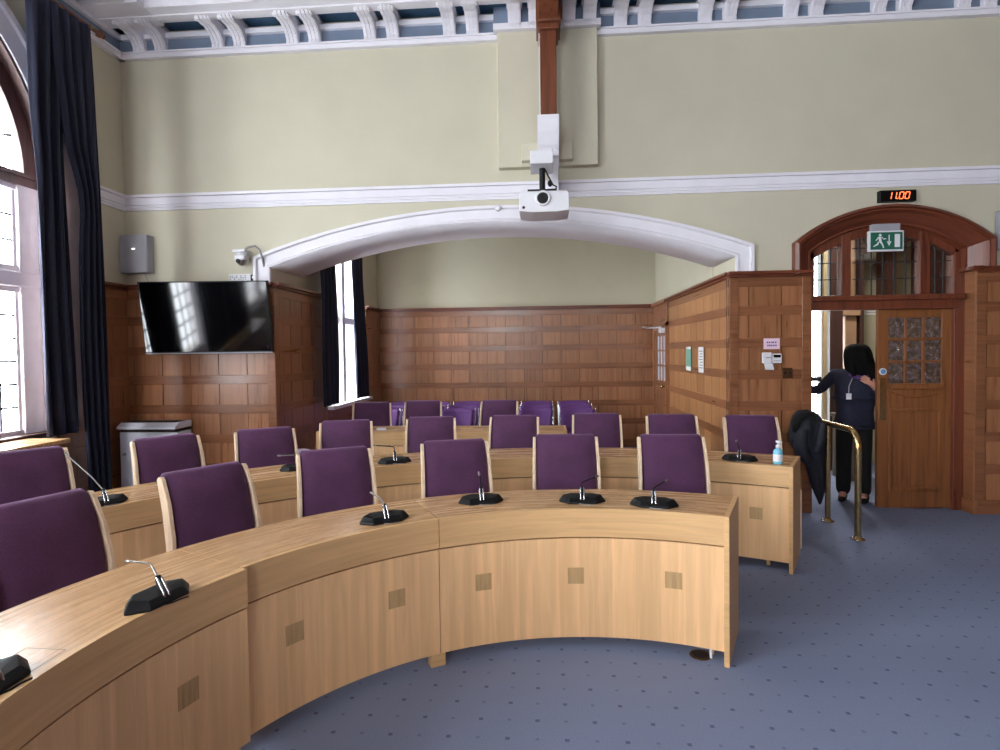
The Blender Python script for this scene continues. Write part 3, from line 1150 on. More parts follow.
def curved_desk(r0, r1, a0, a1, inlays, label, ends=(), feet=()):
    """a0<a1 degrees"""
    am = math.radians((a0 + a1) / 2)
    org = (C0[0] + (r0 + r1) / 2 * math.cos(am), C0[1] + (r0 + r1) / 2 * math.sin(am), 0)
    root = empty('curved_desk', org, 0, label, 'desk', 'curved beech desks of the horseshoe')
    A0, A1 = a0 * D2R, a1 * D2R
    e = .0012

    def L(m, nm, mt, **k):
        return loc_build(m, nm, mt, root, org, **k)
    L(MB().arc(C0, r0 + .021, r1, A0 + e, A1 - e, .732, .76), 'desk_top', desk_top)
    L(MB().arc(C0, r0, r0 + .022, A0 + e, A1 - e, .612, .7605), 'apron', desk_apron)
    p = L(MB().arc(C0, r0 + .006, r0 + .026, A0 + e, A1 - e, .073, .603), 'front_panel', desk_panel)
    for a in inlays:
        w = .043 / r0
        o = L(MB().arc(C0, r0 + .0045, r0 + .012, a * D2R - w, a * D2R + w, .36, .446, 4), 'inlay', desk_inlay)
        o.parent = root
    L(MB().arc(C0, r0 + .028, r0 + .05, A0 + e, A1 - e, .58, .63), 'rail', dark_gap)

    def slab(a, t0, t1, ra, rb, z0, z1, nm, mt):
        c, s_ = math.cos(a), math.sin(a)
        R = Vector((c, s_, 0)); T = Vector((-s_, c, 0))
        m = MB()
        vs, gr = [], []
        for z in (z0, z1):
            for rr, t in ((ra, t0), (rb, t0), (rb, t1), (ra, t1)):
                q = Vector((C0[0], C0[1], 0)) + R * rr + T * t
                vs.append((q.x, q.y, z)); gr.append((t, rr, z))
        m.add(vs, [(0, 3, 2, 1), (4, 5, 6, 7), (0, 1, 5, 4), (1, 2, 6, 5), (2, 3, 7, 6), (3, 0, 4, 7)], gr=gr)
        return L(m, nm, mt, bevel=.002)
    if 0 in ends: slab(A0, -.010, .016, r0 - .004, r1 + .004, 0, .762, 'end_panel', desk_apron)
    if 1 in ends: slab(A1, -.016, .010, r0 - .004, r1 + .004, 0, .762, 'end_panel', desk_apron)
    for a in (A0 + (.012 if 0 not in ends else .05), A1 - .012 - (.05 if 1 in ends else 0)):
        slab(a, -.012, .012, r0 + .06, r1 - .2, .02, .73, 'support_panel', desk_apron)
    for a in feet:
        slab(a * D2R, -.02, .02, r0 + .02, r0 + .07, 0, .075, 'foot', desk_apron)
    return root


R1A, R1B = 1.630, 2.083
curved_desk(R1A, R1B, 66.9, 119.3, (76.05, 93.7, 111.07), 'front row curved desk at the right, brightly lit, its end panel beside open carpet', ends=(0,), feet=(118.9,))
curved_desk(R1A, R1B, 119.3, 153.3, (127.2, 145.1), 'middle part of the front row curved desk, with one microphone on it', feet=(120.2,))
curved_desk(1.600, R1B, 153.3, 205, (162.6, 180.2, 197.5), 'nearest left part of the front row curved desk, top glossy, flap outlined in it')
R2A, R2B = 3.13, 3.62
curved_desk(R2A, R2B, 62.1, 106, (66.34, 76.5, 86.5, 96), 'second row curved desk at the right, sanitiser bottle on its end near the brass rail', ends=(0,))
curved_desk(R2A, R2B, 106, 136, (110, 117, 124, 133), 'second row curved desk in the middle, behind the four middle front chairs')
curved_desk(R2A, R2B, 136, 168, (141, 150, 160), 'second row curved desk at the left, in front of the grey storage heater')

# outlined cable flap in the nearest desk
o = MB()
q = [(-1.472, 1.5), (-1.471, 1.575), (-1.373, 1.56), (-1.377, 1.454)]
q = [(-1.50, 1.44), (-1.50, 1.575), (-1.375, 1.57), (-1.375, 1.455)]
for i in range(4):
    a, b_ = Vector((*q[i], .7605)), Vector((*q[(i + 1) % 4], .7605))
    t = (b_ - a).normalized().cross(Vector((0, 0, 1))) * .0014
    o.add([a - t, b_ - t, b_ + t, a + t], [(0, 1, 2, 3)])
fl = o.build('cable_flap', dark_gap, bevel=0)
fl['label'] = 'thin outlined cable flap let into the nearest glossy desk top'
fl['category'] = 'flap'

# straight desk of the third row, in the alcove
t = empty('straight_desk', (-1.12, 6.4, 0), 0, 'straight beech desk of the third row standing in the alcove opening', 'desk')
OT = (-1.12, 6.4, 0)
X0, X1, Y0, Y1 = -2.42, .215, 6.14, 6.62
loc_build(MB().box(X0, X1, Y0 + .02, Y1, .732, .76), 'desk_top', desk_top, t, OT)
loc_build(MB().box(X0, X1, Y0, Y0 + .022, .612, .76), 'apron', desk_apron, t, OT)
loc_build(MB().box(X0, X1, Y0 + .006, Y0 + .03, .073, .603), 'front_panel', desk_panel, t, OT)
for x in (X0 - .024, X1): loc_build(MB().box(x, x + .024, Y0, Y1, 0, .762), 'end_panel', desk_apron, t, OT, bevel=.002)
loc_build(MB().box(-1.12, -1.09, Y0 + .05, Y1 - .05, 0.0, .73), 'support_panel', desk_apron, t, OT)


# ------------------------------------------------------------------ councillor chairs
def make_chair(label):
    root = empty('upholstered_chair', (0, 0, 0), 0, label, 'chair', 'aubergine chairs behind the desks')
    W = .205
    lean = math.atan2(.115, .56)

    def bk(y, z):  # y depth into seat side, along leaning plane; z height
        return z
    m = MB()
    # cushioned back: profile in YZ, rounded top; slightly hollow
    prof = [(-.145, .45), (-.175, .50), (-.168, .70), (-.122, .88), (-.062, .985), (-.045, .998), (-.022, 1.003), (.0, .995), (.008, .975), (-.05, .78), (-.095, .6), (-.10, .46)]
    n = len(prof)
    secs = []
    for x in (-W, -W + .012, -W * .5, 0, W * .5, W - .012, W):
        e = .012 if abs(x) > W - .001 else 0
        b_ = -.012 * (1 - (x / W) ** 2)
        k = 1 - .045 * 0
        secs.append([(x * (1.03 - .03 * (z - .45) / .55), y + (e if y < -.1 + z * .0 and i < 5 else 0) + (b_ if i < 5 else 0), z - (e * .9 if i in (4, 5, 6, 7, 8) else 0)) for i, (y, z) in enumerate(prof)])
    vs = [q for s_ in secs for q in s_]
    fs = []
    for k in range(len(secs) - 1):
        for i in range(n):
            i2 = (i + 1) % n
            fs.append((k * n + i, k * n + i2, (k + 1) * n + i2, (k + 1) * n + i))
    m.add(vs, fs, smooth=True)
    m.add(secs[0], [tuple(range(n))])
    m.add(secs[-1], [tuple(range(n))[::-1]])
    o = m.build('backrest', fabric, root, bevel=0)
    m = MB()
    # seat cushion
    def seat(u, v, top):
        x = (-1 + 2 * u) * W
        y = -.60 + .46 * v
        ed = min(u, 1 - u, v, 1 - v)
        return (x, y, .475 + .02 * min(1, ed * 8) if top else .405)
    m.grid(lambda u, v: seat(u, v, True), 10, 10)
    m.grid(lambda u, v: seat(u, v, False), 1, 1, smooth=False)
    m.add([(-W, -.6, .475), (W, -.6, .475), (W, -.14, .475), (-W, -.14, .475), (-W, -.6, .405), (W, -.6, .405), (W, -.14, .405), (-W, -.14, .405)],
          [(0, 1, 5, 4), (1, 2, 6, 5), (2, 3, 7, 6), (3, 0, 4, 7)])
    m.build('seat', fabric, root)
    for s_ in (-1, 1):
        x0, x1 = sorted((s_ * (W + .003), s_ * (W + .023)))
        m = MB()
        # bent side frame carrying the back
        pr = [(-.20, .36), (-.20, .50), (-.185, .70), (-.14, .86), (-.075, .975), (-.055, .988), (-.03, .985), (-.015, .97),
              (-.075, .82), (-.115, .66), (-.125, .5), (-.125, .36)]
        def fl_(x, z):
            return x + s_ * .014 * (1 - (z - .36) / .63)
        k = len(pr)
        vs = [(fl_(x0, z), y, z) for y, z in pr] + [(fl_(x1, z), y, z) for y, z in pr]
        m.add(vs, [tuple(range(k)), tuple(range(k, 2 * k))[::-1]] + [(i, (i + 1) % k, k + (i + 1) % k, k + i) for i in range(k)])
        m.build('side_frame', chair_wood, root, bevel=.003)
        xs0, xs1 = sorted((s_ * (W + .012), s_ * (W + .042)))
        MB().prism([(-.20, .40), (-.13, .40), (.0, .0), (-.045, .0)], 0, xs0, xs1).build('leg', chair_wood, root, bevel=.003)
        MB().prism([(-.60, .47), (-.555, .47), (-.565, .0), (-.60, .0)], 0, xs0, xs1).build('leg', chair_wood, root, bevel=.003)
        MB().box(xs0, xs1, -.565, -.18, .38, .43).build('side_rail', chair_wood, root, bevel=.003)
    return root


row1 = [((-2.19, 2.34), 71, 'nearest aubergine chair at the lower left edge of the front row'),
        ((-1.849, 3.029), 57, 'second front row aubergine chair from the left, behind the microphone with long bent arm'),
        ((-1.338, 3.635), 30, 'front row aubergine chair third from the left, wooden arm tip touching the desk'),
        ((-.621, 3.985), 17, 'front row aubergine chair fourth from the left, behind the upright microphone stalk'),
        ((.147, 4.237), 1, 'front row aubergine chair second from the right, facing straight ahead'),
        ((.881, 4.224), -1, 'rightmost aubergine chair of the front row, near the desk end')]
row2 = [((-3.39, 3.58), 58, 'second row aubergine chair at the far left by the window sill'),
        ((-2.838, 4.195), 50, 'second row aubergine chair in front of the grey storage heater'),
        ((-2.276, 4.63), 34, 'second row aubergine chair below the television, in front of the lit oak panelling'),
        ((-1.774, 5.165), 18, 'second row aubergine chair just left of the straight desk end, below the alcove window'),
        ((-1.05, 5.416), 9, 'second row aubergine chair fifth from the left, in front of the straight desk'),
        ((-.273, 5.509), -2, 'second row aubergine chair sixth from the left, in the middle of the room'),
        ((.497, 5.649), -3, 'second row aubergine chair third from the right, beside the straight desk end'),
        ((1.164, 5.529), -3, 'second row aubergine chair mostly hidden behind the rightmost front chair'),
        ((1.826, 5.414), -4, 'rightmost second row aubergine chair, beside the sanitiser bottle')]
row3 = [((-2.093, 7.05), 14, 'third row aubergine chair at the left, below the alcove window sill'),
        ((-1.49, 7.22), 6, 'third row aubergine chair in the middle behind the straight desk'),
        ((-.54, 7.22), -2, 'third row aubergine chair at the right behind the straight desk')]
ch0 = None
for rw in (row1, row2, row3):
    for (x, y), rz, lab in rw:
        if ch0 is None:
            ch0 = make_chair(lab)
            ch0.location = (x, y, 0)
            ch0.rotation_euler.z = rz * D2R
        else:
            dup(ch0, (x, y, 0), rz * D2R, lab)

# ------------------------------------------------------------------ stacking chairs at the back of the alcove


def make_stack(label):
    root = empty('stacking_chair', (0, 0, 0), 0, label, 'chair', 'purple stacking chairs at the back of the alcove')
    W = .235

    def b(u, v):
        x = (-1 + 2 * u) * W
        wz = 1 - .10 * (1 - v) * 0
        z = .50 + .30 * v
        dip = .02 * abs(x / W) ** 4
        return (x * (0.86 + .14 * v), -.06 + .05 * v + .05 * (x / W) ** 2 * -1 + .03, z - dip * (1 if v > .8 else 0))
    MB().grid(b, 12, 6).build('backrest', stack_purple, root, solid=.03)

    def s(u, v):
        x = (-1 + 2 * u) * .225
        return (x, -.47 + .40 * v, .45 - .02 * math.cos((u - .5) * 3) + .02 * v)
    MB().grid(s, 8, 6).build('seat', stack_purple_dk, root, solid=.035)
    for sx in (-1, 1):
        x = sx * .245
        MB().tube([(x * 1.0, .0, .80), (x, -.06, .56), (x, -.12, .44), (x, .03, .012)], .007, 8).build('leg', chrome, root)
        MB().tube([(x, -.10, .43), (x, -.42, .43), (x, -.47, .40), (x, -.50, .012)], .010, 8).build('leg', chrome, root)
    return root


st0 = None
names = ['nearest row of light purple stacking chairs', 'middle row of stacking chairs', 'rearmost row of stacking chairs']
colp = [(-2.28, 'against the left panelling below the window'), (-1.75, 'hidden behind the middle third row chair'), (-1.22, 'in the gap right of the middle third row chair'),
        (-.66, 'behind the right hand third row chair'), (-.11, 'just right of the right hand third row chair'), (.455, 'at the right end, above the straight desk end')]
for j, Y in enumerate((8.22, 8.85, 9.42)):
    for i, (x, wh) in enumerate(colp):
        lab = 'purple chrome-legged chair, %s row of stacking chairs, %s' % (('nearest', 'middle', 'rearmost')[j], wh)
        lab = ' '.join(lab.split()[:16])
        if st0 is None:
            st0 = make_stack(lab)
            st0.location = (x, Y, 0)
        else:
            dup(st0, (x + .012 * ((i * 7 + j * 3) % 3 - 1), Y, 0), (((i * 5 + j * 2) % 5) - 2) * .02, lab)

# ------------------------------------------------------------------ microphones
mics = [((-1.415, 1.365), 92, (0, .05, .10), (.0, .17, .13), 'nearest black conference microphone, cut off by the left edge of the photo'),
        ((-1.325, 1.905), 75, (.02, .055, .115), (.045, .19, .10), 'black conference microphone on the left desk with its long arm bent flat to the left'),
        ((-.80, 2.87), 34, (.0, .045, .10), (-.02, .12, .115), 'black conference microphone on the middle desk, white tip bent left'),
        ((-.355, 3.24), 17, (0, .02, .12), (.0, .045, .145), 'black conference microphone standing upright on the right front desk, leftmost there'),
        ((.205, 3.265), 1, (0, .03, .10), (.085, .09, .12), 'middle microphone of the three on the bright front desk, arm bent right'),
        ((.583, 3.19), -10, (.0, .05, .085), (.065, .17, .10), 'rightmost microphone of the front row, near the desk end'),
        ((-2.50, 3.15), 60, (-.02, .10, .15), (-.08, .26, .27), 'second row microphone at the left with its thin arm raised towards the window'),
        ((-1.79, 4.14), 38, (.03, .03, .10), (-.10, .08, .10), 'second row microphone half hidden behind the third front chair'),
        ((-1.14, 4.40), 24, (0, .02, .12), (-.13, .08, .13), 'second row microphone with a squared arm, between two middle chairs'),
        ((1.457, 4.51), -22, (0, .04, .08), (-.03, .13, .12), 'second row microphone on the right desk beside the sanitiser bottle')]


def make_mic(loc, rz, el, tip, label):
    root = empty('conference_microphone', (loc[0], loc[1], .7605), rz * D2R, label, 'microphone', 'microphones on the desks')
    m = MB()
    lo = [(-.128, .0), (-.075, -.055), (.075, -.055), (.128, .0), (.075, .058), (-.075, .058)]
    hi = [(-.105, .006), (-.066, -.034), (.066, -.034), (.105, .006), (.062, .045), (-.062, .045)]
    n = 6
    zl = .006
    vs = [(x, y, 0) for x, y in lo] + [(x * 1.01, y * 1.01, .010) for x, y in lo] + [(x, y, .030 + (.010 if y > 0 else .0)) for x, y in hi]
    fs = [tuple(range(n))[::-1]]
    for k in range(2):
        fs += [(k * n + i, k * n + (i + 1) % n, (k + 1) * n + (i + 1) % n, (k + 1) * n + i) for i in range(n)]
    fs.append((12, 13, 14, 15, 16, 17))
    m.add(vs, fs)
    m.build('base', black_pl, root, bevel=.004)
    m = MB()
    for sx in (-.009, .009):
        m.tube([(sx, -.040, .016), (sx, -.034, .036), (sx * .9, -.010, .075), (sx * .5, .0, .082)], .0048, 8)
    m.build('chrome_bracket', chrome, root)
    MB().cyl((0, -.006, .04), (0, 0, .088), .009, 12).build('socket', black_pl, root)
    e, tp = Vector(el), Vector(tip)
    p0 = Vector((0, 0, .08))
    pts = [p0, p0.lerp(e, .5), p0.lerp(e, .85), e + (tp - e) * .06, e.lerp(tp, .5), tp]
    MB().tube(pts, .0036, 8).build('gooseneck', dull_steel if rz > 30 else black_pl, root)
    d_ = (tp - e).normalized()
    MB().tube([tp - d_ * .006, tp, tp + d_ * .018, tp + d_ * .022], [.0036, .0065, .0065, .004], 10).build('microphone_capsule', dull_steel, root)
    pts = [(-.02, -.055, .003), (.0, -.066, .003), (.03, -.068, .003), (.055, -.075, .002)]
    MB().tube(pts, .0028, 6).build('cable', black_pl if loc[1] < 2 else dull_steel, root)
    return root


for a in mics: make_mic(*a)

# ------------------------------------------------------------------ sanitiser, papers
b = empty('sanitiser_bottle', (1.683, 4.375, .7605), .2, 'clear pump bottle of blue sanitising gel at the end of the second row desk', 'bottle')
MB().lathe([(.028, 0), (.032, .006), (.032, .085), (.028, .10), (.014, .112), (.012, .12)], (0, 0, 0)).build('gel_body', gel, b)
MB().lathe([(.0325, .02), (.0328, .021), (.0328, .07), (.0325, .071)], (0, 0, 0)).build('label_band', white_pl, b)
m = MB().lathe([(.015, .115), (.015, .135), (.006, .137), (.006, .155)], (0, 0, 0)).box(-.010, .010, -.035, .012, .153, .168)
m.build('pump', white_pl, b)
o = MB().box(-.15, .15, -.105, .105, 0, .004).box(-.13, .12, -.10, .10, .004, .010).build('paper_stack', plain('lilac_paper', (176, 160, 176), .7), loc=(-2.15, 4.86, .7605), rz=.5)
tag(o, 'papers lying on the second row desk, left of the straight desk end', 'papers')
o = MB().box(-.05, .05, -.03, .03, 0, .018).build('name_card', pale_grey, loc=(-1.77, 6.30, .7605), rz=.05, bevel=.002)
tag(o, 'small pale card on the straight desk in front of the left third row chair', 'card')
# floor box with its flap and cable
fb = empty('floor_socket', (.80, 3.10, 0), 0, 'round open floor socket in the blue carpet under the bright desk end', 'floor socket')
MB().lathe([(.055, 0), (.055, .004), (.042, .005), (.040, .001)], (0, 0, 0), 24).build('socket_ring', bronze, fb)
MB().cyl((0, 0, .004), (0, 0, .0045), .038).build('socket_well', dark_gap, fb)
o = MB().tube([(.843, 3.06, .008), (.845, 3.065, .05), (.848, 3.08, .25), (.85, 3.09, .60)], .007, 8).build('power_cable', white_pl)
tag(o, 'white cable dropping from under the bright desk end to the floor socket', 'cable')

# ------------------------------------------------------------------ window seat, curtains
ws = empty('window_seat', (XL + .2, 3.1, 0), 0, 'wooden ledge casing under the tall left window, behind the far left chair', 'window ledge')
OW = (XL + .2, 3.1, 0)
loc_build(MB().box(XL, -4.0, 1.6, 4.60, 0, .88), 'casing', rail_wood_y, ws, OW, bevel=.004)
loc_build(MB().box(XL - .05, -3.95, 1.58, 4.63, .885, .92), 'ledge_top', desk_top, ws, OW, bevel=.006)
m = MB()
for k in range(9):
    m.box(-4.0, -3.985, 1.7 + k * .32, 1.98 + k * .32, .12, .78)
loc_build(m, 'fielded_panel', panel_wood_y, ws, OW, bevel=.004)


def interp(T, z):
    T = sorted(T)
    if z <= T[0][0]: return T[0][1]
    for (a, p), (b_, q) in zip(T, T[1:]):
        if z <= b_: return p + (q - p) * (z - a) / (b_ - a)
    return T[-1][1]


def curtain(name, x, Lp, Rp, z0, z1, folds, amp, mt, label, parent=None, dx=0.0, ph=0.0):
    def f(u, v):
        z = z0 + (z1 - z0) * v
        a, b_ = interp(Lp, z), interp(Rp, z)
        y = a + (b_ - a) * u
        w = amp * (1 - .45 * v) * math.sin(u * folds * 2 * PI + ph + .6 * math.sin(v * 5)) + amp * .2 * math.sin(u * folds * 4.4 * PI + 1 + v * 3)
        return (x + w + dx * (1 - v), y, z)
    m = MB().grid(f, folds * 12, 24)
    o = m.build(name, mt, parent, solid=.006)
    if not parent: tag(o, label, 'curtain', 'navy curtains')
    return o


c1 = curtain('curtain', -4.13, [(.93, 4.588), (1.25, 4.58), (2.07, 4.574), (3.05, 4.575), (3.69, 4.544), (4.6, 4.55)],
             [(.93, 4.946), (2.1, 4.884), (2.96, 4.865), (3.43, 4.86), (3.8, 4.90), (4.6, 4.97)], .935, 4.60, 3, .045, velvet,
             'long navy velvet curtain nearest the tall window, its hem resting on the ledge')
c2 = curtain('curtain', -4.10, [(.05, 5.0), (.44, 4.997), (.88, 4.969), (1.66, 4.944), (2.55, 4.958), (3.0, 5.0), (3.475, 4.854), (4.12, 4.776), (4.6, 4.75)],
             [(.05, 5.28), (.33, 5.262), (1.19, 5.247), (3.15, 5.241), (4.06, 5.218), (4.6, 5.19)], .03, 4.60, 4, .035, velvet,
             'floor length navy velvet curtain beside the room corner, behind the other one')
curtain('lining', -4.18, [(.9, 4.90), (2.0, 4.82), (3.5, 4.80)], [(.9, 5.03), (2.0, 5.08), (3.0, 5.10), (3.5, 4.98)], .95, 3.55, 1, .004, lining_m, '', parent=c2)
pole = empty('curtain_pole', (-4.13, 4.0, 4.63), 0, 'curtain pole under the left cornice carrying the navy velvet curtains', 'curtain pole')
MB().cyl((0, -2.3, 0), (0, 1.30, 0), .018, 14).build('pole', beam_wood, pole)
MB().ball((0, 1.33, 0), .035).ball((0, 1.38, 0), .022).build('finial', beam_wood, pole)
MB().box(-.22, .02, 1.2, 1.23, -.015, .015).box(-.22, -.2, 1.17, 1.26, -.05, .05).build('pole_bracket', brass, pole)
cc = curtain('curtain', -4.13, [(.93, 1.95), (4.6, 1.85)], [(.93, 3.75), (4.6, 3.8)], .935, 4.60, 9, .035, velvet,  # out of view, drawn wide to darken the television reflection
        'unseen near-side navy velvet curtain of the tall window, widened to darken the television reflection')
a1 = curtain('curtain', -2.63, [(.96, 6.86), (3.2, 6.86)], [(.96, 7.40), (3.2, 7.36)], .96, 3.2, 4, .03, velvet,
             'dark navy curtain on the near side of the alcove window')
a2 = curtain('curtain', -2.63, [(.96, 8.12), (2.0, 8.05), (3.2, 8.03)], [(.96, 8.72), (2.0, 8.56), (3.2, 8.48)], .96, 3.2, 4, .03, velvet,
             'dark navy curtain at the far side of the alcove window, by the back panelling')
p2 = empty('curtain_pole', (-2.63, 7.8, 3.22), 0, 'short curtain pole above the alcove window, hidden behind the white arch', 'curtain pole')
MB().cyl((0, -1.05, 0), (0, 1.05, 0), .015, 12).build('pole', brass, p2)
MB().box(-.16, .01, -1.0, -.98, -.01, .01).box(-.16, .01, .98, 1.0, -.01, .01).build('pole_bracket', brass, p2)

# ------------------------------------------------------------------ storage heater
h = empty('storage_heater', (-3.925, 5.68, 0), 0, 'pale grey storage heater standing against the panelling beside the curtain', 'heater')
m = MB().box(-.30, .30, -.12, .12, .06, .84)
m.build('casing', pale_grey, h, bevel=.008)
MB().box(-.285, .285, -.124, .11, .842, .872).build('grille_slot', dark_gap, h)
m = MB().prism([(-.155, .872), (.12, .872), (.12, .935), (-.09, .935), (-.155, .895)], 0, -.305, .305)
m.build('lid', pale_grey, h, bevel=.004)
m = MB()
for k in range(22): m.box(-.28 + k * .0256, -.272 + k * .0256, -.11, .09, .9351, .938)
m.build('vent_slats', dark_gap, h)
MB().cyl((-.25, -.12, .62), (-.25, -.135, .62), .016, 14).build('knob', grey_pl, h)
for sx in (-.27, .23): MB().box(sx, sx + .04, -.10, .11, 0, .06).build('foot', black_pl, h)

# ------------------------------------------------------------------ television
tv = empty('television', (-3.37, YP - .02, 1.98), 0, 'large black flat television tilted down on the panelling left of the arch', 'television')
tv.rotation_euler = (0, 0, math.radians(5))
M = Matrix.Translation((0.0, -.17, -.01)) @ Matrix.Rotation(math.radians(9), 4, 'X') @ Matrix.Rotation(math.radians(0), 4, 'Z')
m = MB().box(-.635, .635, -.02, .03, -.355, .365, M=M)
m.build('housing', black_pl, tv, bevel=.004)
MB().box(-.625, .625, -.023, -.0201, -.335, .355, M=M).build('screen', black_gloss, tv)
MB().box(-.635, .635, -.022, -.018, -.357, -.345, M=M).build('bottom_trim', grey_pl, tv)
MB().box(-.2, .2, .03, .07, -.15, .2, M=M).box(-.12, .12, -.14, .0, -.02, .06).box(-.16, .16, -.015, .005, -.18, .18).build('wall_bracket', black_pl, tv)

# speaker in the left corner
sp_ = empty('wall_speaker', (-4.19, 5.83, 2.65), .0, 'grey white box loudspeaker in the corner above the dark panelling', 'loudspeaker')
MB().box(-.15, .15, -.04, .07, -.195, .195).build('cabinet', grey_pl, sp_, bevel=.008)
MB().box(-.145, .145, -.046, -.038, -.18, .18).build('grille', plain('speaker_grille', (150, 150, 156), .8, noise=.15, nscale=300), sp_, bevel=.002)
MB().box(-.012, .022, -.048, -.046, .045, .055).build('status_light', led_dot, sp_)
MB().tube([(.08, 0, -.19), (.085, .03, -.24), (.09, .06, -.30)], .004, 6).build('cable', grey_pl, sp_)
s2 = empty('wall_speaker', (4.40, 5.80, 2.665), 0, 'pale box loudspeaker at the right edge beside the arched doorway', 'loudspeaker')
MB().box(-.17, .17, -.08, .08, -.18, .18).build('cabinet', grey_pl, s2, bevel=.008)
MB().box(-.155, .155, -.086, -.078, -.165, .165).build('grille', white_pl, s2, bevel=.002)

# security camera and its control box
k = empty('security_camera', (-3.04, YW, 2.60), 0, 'small white swivel camera on a bent bracket above the television', 'camera')
m = MB().tube([(.19, -.01, -.12), (.19, -.05, -.02), (.17, -.07, .06), (.13, -.08, .10), (.06, -.09, .09), (.02, -.10, .055)], .011, 10)
m.box(.17, .21, -.02, 0, -.20, .0)
m.build('bracket', dull_steel, k)
MB().box(-.065, .065, -.17, -.04, .035, .055).lathe([(.05, .0), (.058, .015), (.055, .035)], (0, -.10, 0)).build('mount_plate', white_pl, k)
MB().box(-.055, .055, -.155, -.05, -.045, .0).build('camera_body', white_pl, k, bevel=.01)
MB().ball((0, -.105, -.055), (.05, .05, .045)).build('camera_head', dull_steel, k)
MB().cyl((-.01, -.14, -.055), (-.012, -.163, -.058), .022, 16).build('lens', black_gloss, k)
k = empty('control_box', (-3.05, YW, 2.385), 0, 'white printed control box on the wall right above the television', 'control box')
MB().box(-.175, .06, -.03, 0, -.045, .045).build('housing', white_pl, k, bevel=.004)
m = MB()
random.seed(3)
for r_ in range(4):
    for c_ in range(9):
        if random.random() < .75: m.box(-.165 + c_ * .023, -.150 + c_ * .023, -.0315, -.03, -.03 + r_ * .017, -.023 + r_ * .017)
m.build('printed_marks', grey_ink, k)
MB().box(.062, .11, -.04, 0, -.04, .03).build('plug', black_pl, k, bevel=.004)
MB().cyl((.095, -.04, .005), (.095, -.045, .005), .016, 14).build('plug_face', white_pl, k)
MB().tube([(.125, -.01, .20), (.128, -.012, .05), (.12, -.012, -.05)], .005, 6).build('cable', grey_pl, k)

# ------------------------------------------------------------------ roof post, corbel, projector
bp = struct(empty('trim_22', (.07, 5.72, 4.0)))
OBP = (.07, 5.72, 4.0)
loc_build(MB().box(.0, .147, 5.44, 5.70, 3.745, 5.0), 'roof_post', beam_wood, bp, OBP, bevel=.006)
m = MB().box(-.035, .19, 5.36, 5.72, 4.55, 5.06).box(-.02, .17, 5.40, 5.72, 4.50, 4.55)
m.box(-.035, .19, 2.5, 5.40, 4.72, 5.06)
m.prism([(5.40, 4.55), (5.40, 4.74), (5.0, 4.74)], 0, -.015, .165)
loc_build(m, 'beam', beam_wood, bp, OBP, bevel=.006)
prof = [(5.72, 3.74), (5.41, 3.74), (5.41, 3.70), (5.44, 3.60), (5.50, 3.50), (5.56, 3.455), (5.54, 3.44), (5.54, 3.41), (5.60, 3.40), (5.62, 3.34), (5.72, 3.32)]
loc_build(MB().prism(prof, 0, -.03, .165), 'corbel', plaster, bp, OBP, bevel=.004)
loc_build(MB().box(.07, .16, 5.6, 5.84, 3.09, 3.34), 'lower_block', plaster, bp, OBP, bevel=.004)
m = MB()
for z in (3.78, 3.84, 4.48): m.cyl((-.012, 5.50, z), (.0, 5.50, z), .012, 8)
m.tube([(-.008, 5.48, 3.75), (-.008, 5.48, 4.5)], .006, 6)
loc_build(m, 'cable_run', white_pl, bp, OBP)

pm_ = empty('projector_mount', (0, 5.2, 3.2), 0, 'white box mount with a black drop pole below the roof post', 'projector mount')
OP = (0, 5.2, 3.2)
loc_build(MB().box(-.094, .10, 5.05, 5.36, 3.188, 3.30).box(.0, .10, 5.30, 5.56, 3.26, 3.40), 'mount_housing', white_pl, pm_, OP, bevel=.006)
loc_build(MB().cyl((.007, 5.2, 3.19), (.007, 5.2, 2.985), .026, 16), 'pole', black_pl, pm_, OP)
loc_build(MB().box(-.12, .13, 5.10, 5.32, 2.968, 2.985).box(-.15, -.11, 5.15, 5.2, 2.955, 2.975).box(.17, .2, 5.15, 5.2, 2.955, 2.975).box(-.15, .2, 5.165, 5.185, 2.962, 2.972), 'fixing_plate', black_pl, pm_, OP)
m = MB().tube([(.03, 5.2, 3.18), (.06, 5.2, 3.12), (.10, 5.22, 3.05), (.13, 5.24, 3.04), (.12, 5.26, 3.0)], .007, 8)
m.ball((.075, 5.24, 3.07), (.022, .022, .03))
loc_build(m, 'cable', black_pl, pm_, OP)
pr = empty('projector', (.02, 5.18, 2.77), 0, 'white ceiling projector facing the viewer, hanging in front of the arch', 'projector')
m = MB()
def psec(y, w, h):
    return [(-w, y, 0.012), (-w * .5, y, 0), (w * .5, y, 0), (w, y, .012), (w, y, h - .02), (w - .02, y, h), (-w + .02, y, h), (-w, y, h - .02)]
S = [psec(-.17, .208, .172), psec(-.18 + .02, .212, .176), psec(.18, .212, .180), psec(.19, .205, .172)]
for a, b_ in zip(S, S[1:]):
    m.add(a + b_, [(i, (i + 1) % 8, 8 + (i + 1) % 8, 8 + i) for i in range(8)])
m.add(S[0], [tuple(range(8))]).add(S[-1], [tuple(range(8))[::-1]])
m.build('housing', white_pl, pr, bevel=.004)
MB().lathe([(.062, 0), (.066, .012), (.060, .03), (.050, .03), (.046, .012)], (0, 0, 0), 28, M=Matrix.Translation((-.01, -.165, .112)) @ Matrix.Rotation(PI / 2, 4, 'X')).build('lens_ring', white_pl, pr)
MB().cyl((-.01, -.165, .112), (-.01, -.186, .112), .047, 28).build('lens', black_gloss, pr)
MB().cyl((-.172, -.165, .04), (-.172, -.174, .04), .012, 12).build('sensor', black_gloss, pr)
m = MB()
for k in range(9): m.box(-.21 + .0, -.2125, -.1 + k * .025, -.09 + k * .025, .04, .14)
